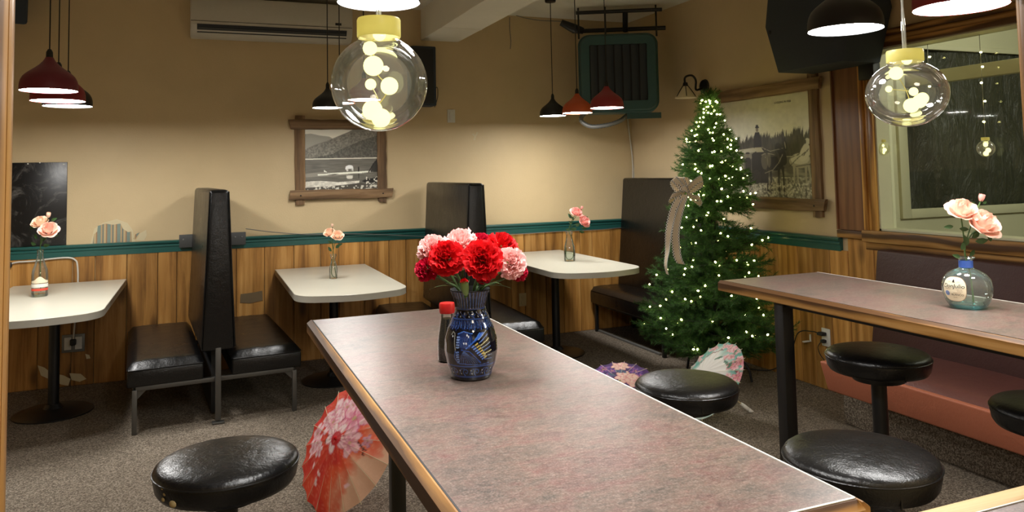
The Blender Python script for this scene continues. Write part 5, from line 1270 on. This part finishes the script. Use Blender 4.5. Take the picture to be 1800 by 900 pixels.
parasol('dark purple floral paper parasol behind the right edge of the near bar table', 1090, 684, 70, 4.7, (-.05, .72, .68), 20, drawB, .36)
# ------------------------------------------------------------------ tree
TX, TY, TH = 3.475, 4.70, 2.06
tree = thing('christmas_tree', 'lit artificial fir standing in front of the horse picture', 'tree', (TX, TY, 0))
MB().tube([(TX, TY, .10), (TX, TY, 1.2), (TX+.005, TY, TH-.04)], [.022, .018, .006], 10).build('trunk', MAT['trunk'], tree)
for k in range(4):
    a = k*PI/2+.35; d = Vector((math.cos(a), math.sin(a), 0)); c = Vector((TX, TY, 0))
    MB().tube(bez([c+Vector((0, 0, .2))+d*.02, c+d*.14+Vector((0, 0, .17)), c+d*.24+Vector((0, 0, .11)), c+d*.27+Vector((0, 0, .012))], 5), .009, 8).build('stand_leg', MAT['blackmetal'], tree)
def radius(z):
    pts = ((.12, .50), (.25, .58), (.45, .57), (.6, .50), (.8, .43), (1.0, .36), (1.2, .31), (1.4, .275), (1.6, .22), (1.75, .175), (1.9, .09), (2.0, .05), (2.1, .03))
    for (z0, r0), (z1, r1) in zip(pts, pts[1:]):
        if z <= z1: return r0+(r1-r0)*max(0, (z-z0)/(z1-z0))
    return .03
rs = np.random.RandomState(21)
def branch_mesh(L, seed):
    r = np.random.RandomState(seed); V = []; Fc = []
    twigs = [(np.zeros(3), np.array([L, 0, .0]), .02)]
    n = max(3, int(L/.034))
    for i in range(n):
        s = L*(.10+.84*i/n); sd = 1 if i % 2 else -1; ang = sd*r.uniform(.5, .95); l = (L-s)*.42+r.uniform(.05, .085)
        twigs.append((np.array([s, 0, .0]), np.array([s+l*math.cos(ang), l*math.sin(ang), l*r.uniform(-.25, .35)]), .4))
        if i % 2 == 0: l = r.uniform(.04, .08); twigs.append((np.array([s, 0, 0]), np.array([s+l*.75, r.uniform(-.03, .03), l*r.choice((-.7, .8))]), .4))
    for p0, p1, _ in twigs:
        d = p1-p0; ln = np.linalg.norm(d); d = d/ln; m = int(ln*620)
        u = np.cross(d, (0.1, .2, 1.)); u /= np.linalg.norm(u); w = np.cross(d, u)
        t = r.rand(m); th = r.rand(m)*2*PI; sp = r.uniform(.5, .95, m); nl = r.uniform(.022, .04, m)
        base = p0+np.outer(t*ln, d); base[:, 2] += -.22*base[:, 0]**2*0
        nd = np.outer(np.cos(sp), d)+(np.outer(np.cos(th), u)+np.outer(np.sin(th), w))*np.sin(sp)[:, None]
        tip = base+nd*nl[:, None]; sd = np.cross(nd, r.randn(m, 3)); sd /= np.linalg.norm(sd, axis=1)[:, None]; sd *= .0016
        o = len(V)
        V.append((base-sd, base+sd, tip))
    A = np.concatenate([x[0] for x in V]); B = np.concatenate([x[1] for x in V]); Cc = np.concatenate([x[2] for x in V]); m = len(A)
    vs = np.empty((m*3, 3)); vs[0::3] = A; vs[1::3] = B; vs[2::3] = Cc
    me = bpy.data.meshes.new('branch'); me.vertices.add(m*3); me.vertices.foreach_set('co', vs.ravel().astype(np.float32))
    me.loops.add(m*3); me.loops.foreach_set('vertex_index', np.arange(m*3, dtype=np.int32)); me.polygons.add(m); me.polygons.foreach_set('loop_start', np.arange(m, dtype=np.int32)*3)
    me.materials.append(MAT['needle']); me.materials.append(MAT['trunk']); me.update(); me.validate()
    # the woody core of the twigs
    b = MB(); b.v = [tuple(v.co) for v in me.vertices]; b.f = [tuple(p.vertices) for p in me.polygons]; b.mi = [0]*len(b.f); b.cur = 1
    for p0, p1, _ in twigs[:1]: b.tube([p0, p1], [.006, .002], 5)
    for p0, p1, _ in twigs[1:]: b.tube([p0, p1], [.0025, .0012], 4)
    bpy.data.meshes.remove(me); return b.mesh('branch', [MAT['needle'], MAT['trunk']], True, None)
LENS = [.12, .2, .28, .36, .46, .56]; lib = {L: [branch_mesh(L, 100+i*7+j) for j in range(2)] for i, L in enumerate(LENS)}
spots = []
z = .24; ti = 0
while z < 1.98:
    r = radius(z); n = int(round(5.5+r*17+(3 if z > 1.05 else 0)))
    for k in range(n):
        a = 2*PI*(k+rs.rand()*.5)/n+ti*.7; L = r*rs.uniform(.82, 1.06); zz = z+rs.uniform(-.03, .03)
        dx, dy = math.cos(a), math.sin(a)
        # the gap on the camera's right side between the two big tiers
        side = dx*CAMR.x+dy*CAMR.y
        if 1.06 < zz < 1.2 and side > .2: continue
        if dx*L+TX > XR-.09: L = (XR-.10-TX)/dx
        if dy > 0 and TY+dy*L > 5.19: L = (5.19-TY)/dy
        tilt = math.radians(rs.uniform(4, 22) + (6 if z < .4 else 0) + (25 if z > 1.8 else 0)-10)
        Lk = min(LENS, key=lambda q: abs(q-L)); o = bpy.data.objects.new('branch', lib[Lk][rs.randint(2)]); COL.objects.link(o); o.parent = tree
        base = Vector((TX, TY, zz-L*math.sin(tilt)*.6)); X = Vector((dx*math.cos(tilt), dy*math.cos(tilt), math.sin(tilt))); Y_ = Vector((-dy, dx, 0)); Z_ = X.cross(Y_)
        Rm = Matrix((X, Y_, Z_)).transposed() @ Matrix.Rotation(rs.uniform(-.5, .5), 3, 'X')
        o.location = base-Vector(tree.location); o.rotation_euler = Rm.to_euler(); s = L/Lk; o.scale = (s, min(1.15, max(.85, s)), min(1.15, max(.85, s)))
        spots.append((base, X, L, zz))
    z += (.085 if z < 1.05 else .062)+.05*r*1.2; ti += 1
for k in range(7):
    a = k*2.4; L = .14; t_ = math.radians(62+k*3); o = bpy.data.objects.new('branch', lib[.12][k % 2]); COL.objects.link(o); o.parent = tree
    X = Vector((math.cos(a)*math.cos(t_), math.sin(a)*math.cos(t_), math.sin(t_))); Y_ = Vector((-math.sin(a), math.cos(a), 0)); o.location = Vector((0, 0, 1.90+.012*k)); o.rotation_euler = Matrix((X, Y_, X.cross(Y_))).transposed().to_euler()
# light string
sl = thing('string_lights', 'string of tiny warm lights wound through the fir', 'lights', (TX, TY, .3))
bb = MB(); bb.ball((0, 0, 0), .0060, 8, 6, 1.3); bulb_me = bb.mesh('bulb', MAT['fairy'])
cand = []
for base, X, L, zz in spots:
    for q in (.55, .72, .88, .99):
        p = base+X*L*q+Vector((0, 0, .02)); front = (p-Vector((TX, TY, p.z))).dot(CAMB)
        cand.append((p, front, q))
order = rs.permutation(len(cand)); n = 0; chosen = []
for i in order:
    p, fr_, q = cand[i]
    keep = .62 if fr_ > 0 else .25
    if p.z > 1.1: keep *= 1.3
    if rs.rand() < keep and p.x < XR-.03: chosen.append(p+Vector(tuple(rs.uniform(-.02, .02, 3)))+CAMB*.012)
    if len(chosen) >= 230: break
for p in chosen:
    o = bpy.data.objects.new('bulb', bulb_me); COL.objects.link(o); o.parent = sl; o.location = p-Vector(sl.location); o.rotation_euler = tuple(rs.uniform(0, 3, 3))
chosen.sort(key=lambda p: (round(p.z/.12), math.atan2(p.y-TY, p.x-TX)))
MB().tube([p-CAMB*.02-Vector((0, 0, .01)) for p in chosen], .0012, 4).build('wire', MAT['trunk'], sl)
# bow
BC = adep(1204, 338, depth((TX, TY, 1.2))-.30); bow = thing('ribbon_bow', 'check-edged burlap bow with two long tails on the left of the fir', 'bow', tuple(BC))
def ribbon(pts, widthdir, w, name, n=10):
    P = bez(pts, n); N_ = len(P); vs = []; uv = []; fs = []; L = 0; K = 4
    for i, p in enumerate(P):
        if i: L += (p-P[i-1]).length
        wd = (widthdir(i/(N_-1)) if callable(widthdir) else Vector(widthdir)).normalized()
        for k in range(K+1): vs.append(p+wd*w*(k/K-.5)); uv.append((L/w, k/K))
    for i in range(N_-1):
        for k in range(K): fs.append((i*(K+1)+k, i*(K+1)+k+1, (i+1)*(K+1)+k+1, (i+1)*(K+1)+k))
    b = MB(); b.raw(vs, fs); o = b.build(name, MAT['ribbon'], bow, True, None); ul = o.data.uv_layers.new(name='UVMap')
    for lp in o.data.loops: ul.data[lp.index].uv = uv[lp.vertex_index]
    return o
dB = depth(BC)
def bp_(x, y, f=0.): return adep(x, y, dB-f)
for pts, wd in (([(1204, 338, .03), (1192, 322, .05), (1184, 314, .03), (1183, 322, 0), (1192, 334, -.01), (1203, 339, .02)], CAMU*.5+CAMB*.6+CAMR*.4),
                ([(1203, 340, .03), (1190, 342, .06), (1179, 346, .04), (1180, 352, .01), (1192, 346, 0), (1203, 341, .02)], CAMU*.8+CAMB*.5+CAMR*.3),
                ([(1206, 337, .03), (1218, 324, .06), (1233, 314, .05), (1234, 322, .01), (1220, 332, .0), (1206, 338, .02)], CAMU*.8+CAMB*.5-CAMR*.3),
                ([(1207, 340, .03), (1219, 346, .06), (1232, 350, .04), (1228, 358, .01), (1217, 350, 0), (1207, 341, .02)], CAMU*.6+CAMB*.5-CAMR*.4),
                ([(1205, 338, .04), (1200, 324, .06), (1196, 312, .04), (1204, 314, .01), (1207, 330, 0)], CAMR*.9+CAMB*.4)):
    ribbon([bp_(*p) for p in pts], wd, .062, 'loop')
ribbon([bp_(1199, 334, .055), bp_(1204, 331, .07), bp_(1209, 336, .055)], CAMU, .045, 'knot')
ribbon([bp_(*p) for p in ((1203, 342, .06), (1196, 365, .07), (1190, 390, .065), (1187, 415, .07), (1189, 440, .06), (1192, 455, .065), (1197, 464, .06))], lambda t: CAMR*.95+CAMB*.2+CAMU*.12*math.sin(t*5), .058, 'tail', 8)
ribbon([bp_(*p) for p in ((1201, 342, .05), (1190, 355, .06), (1181, 380, .055), (1175, 410, .06), (1173, 440, .05), (1170, 465, .05), (1173, 482, .045))], lambda t: CAMR*(.9-.75*min(1, max(0, t-.25)*2))+CAMB*(.3+.6*t), .058, 'tail', 8)

# ------------------------------------------------------------------ hanging glass globes
def hanging_globe(label, C, r, ztop, bulbs, wire='clear', fairy=(), group=None, sx=1., cap=(.46, .38)):
    """C centre, r radius; bulbs as (dx, dy, dz, r) in radii along the camera axes"""
    C = Vector(C); t = thing('globe_light', label, 'light', tuple(C), 0, group)
    pr = []
    for k in range(25):
        a = -PI/2+k/24*(PI*.855); pr.append((max(0, r*sx*math.cos(a)), r*math.sin(a)))
    ce = pr[-1]; neck = max(ce[0]*.98, r*cap[0]*.93)
    pr += [(neck, ce[1]+r*.05), (neck, ce[1]+r*.12)]
    pr[0] = (0, -r)
    MB().lathe(pr, 48, Matrix.Translation(C)).build('globe', MAT['globe'], t, True, None)
    z0 = C.z+ce[1]+r*.07; cr = r*cap[0]
    MB().lathe([(cr*.97, z0), (cr, z0+.02*r), (cr, z0+r*cap[1]-.04*r), (cr*.96, z0+r*cap[1]), (0, z0+r*cap[1])], 40, Matrix.Translation((C.x, C.y, 0))).build('cap', MAT['capcream'], t, True, 40)
    prev = Vector((C.x, C.y, z0))
    for i, (dx, dy, dz, br) in enumerate(bulbs):
        p = C+(CAMR*dx+CAMU*dy+CAMB*dz)*r
        MB().ball(p, br*r, 16, 10).build('bulb', MAT['bulb'], t)
        MB().tube(bez([prev, (prev+p)/2+CAMR*.06*r*(-1)**i, p], 4), .012*r, 5).build('filament_wire', MAT['capcream'], t); prev = p
    zt = z0+r*cap[1]
    if wire == 'clear':
        for s in (-1, 1): MB().tube([Vector((C.x, C.y, zt+(ztop-zt)*i/30))+CAMR*(.0016*s*math.cos(i*.9))+CAMB*(.0016*s*math.sin(i*.9))-CAMR*.0045*math.sin(i*.22)*(i/30) for i in range(31)], .0015, 6).build('wire', MAT['clearwire'], t)
    else: MB().tube([Vector((C.x, C.y, zt)), Vector((C.x, C.y, ztop))], .0016, 5).build('wire', MAT['galv'], t)
    for i, (z, s) in enumerate(fairy):
        o = MB(); o.ball(Vector((C.x-.012, C.y-.012*s, z)), .0065, 8, 6, .8); o.build('tiny_bulb', MAT['fairy'], t)
    return t
gy = .772
C1 = atY(667, 147, gy); r1 = 84/F_PX*depth(C1)
hanging_globe('largest clear glass globe light hanging at the top centre', C1, r1, 2.5, [(.0, 1.03, .0, .14), (-.18, .73, .1, .15), (-.10, .36, .15, .21), (.24, -.06, .2, .185), (-.10, -.56, .25, .21), (.05, -.72, .1, .2), (-.24, .0, -.3, .12)], group='globe lights hanging in the opening', cap=(.455, .40))
C2 = atY(1594, 165, gy); r2 = 58/F_PX*depth(C2)
hanging_globe('clear flattened glass globe light hanging at the upper right', C2, r2, 2.5, [(.0, 1.03, .0, .15), (-.38, .62, .1, .2), (-.02, -.36, .3, .22), (.22, -.24, .3, .2), (.42, -.14, .1, .18), (.10, .06, .2, .13), (-.40, .16, -.3, .10)], group='globe lights hanging in the opening', sx=1.16, cap=(.52, .36))
C3 = atY(1766, -58, gy); hanging_globe('clear glass globe light whose bottom just touches the top edge', C3, r1*.93, 2.5, [(-.1, .3, .1, .2), (.1, -.72, .1, .2)], group='globe lights hanging in the opening')
xg = XR+.05
C = atX(1733, 261, xg); ft = [atX(1733, y, xg).z for y in (91, 117, 145, 178, 214)]
hanging_globe('small glass globe light hanging in the window above the roses', C, 14.5/F_PX*depth(C), WZ1-.02, [(-.1, .45, .1, .26), (.1, -.2, .3, .3), (-.05, -.6, .1, .3)], 'thin', [(z, s) for z, s in zip(ft, (1, 1.4, .4, 1.6, .5))], 'globe lights hanging in the window')
C = atX(1552, 261, xg); ft = [atX(1552, y, xg).z for y in (107, 218)]
hanging_globe('small glass globe light hanging at the left edge of the window', C, 11.5/F_PX*depth(C), WZ1-.02, [(-.1, .45, .1, .26), (.1, -.2, .3, .3), (-.05, -.6, .1, .3)], 'thin', [(z, s) for z, s in zip(ft, (-.6, -1))], 'globe lights hanging in the window')
pl = thing('fairy_light_wire', 'thin fairy light wire hanging in the window behind the upper right globe', 'lights', tuple(atX(1632, 100, xg)))
a_, b_ = atX(1630, 70, xg), atX(1632, 200, xg); a_.z = WZ1-.02
MB().tube([a_, b_], .0016, 5).build('wire', MAT['galv'], pl)
for y in (100, 152): o = MB(); o.ball(atX(1634, y, xg-.01), .007, 8, 6, .8); o.build('tiny_bulb', MAT['fairy'], pl)
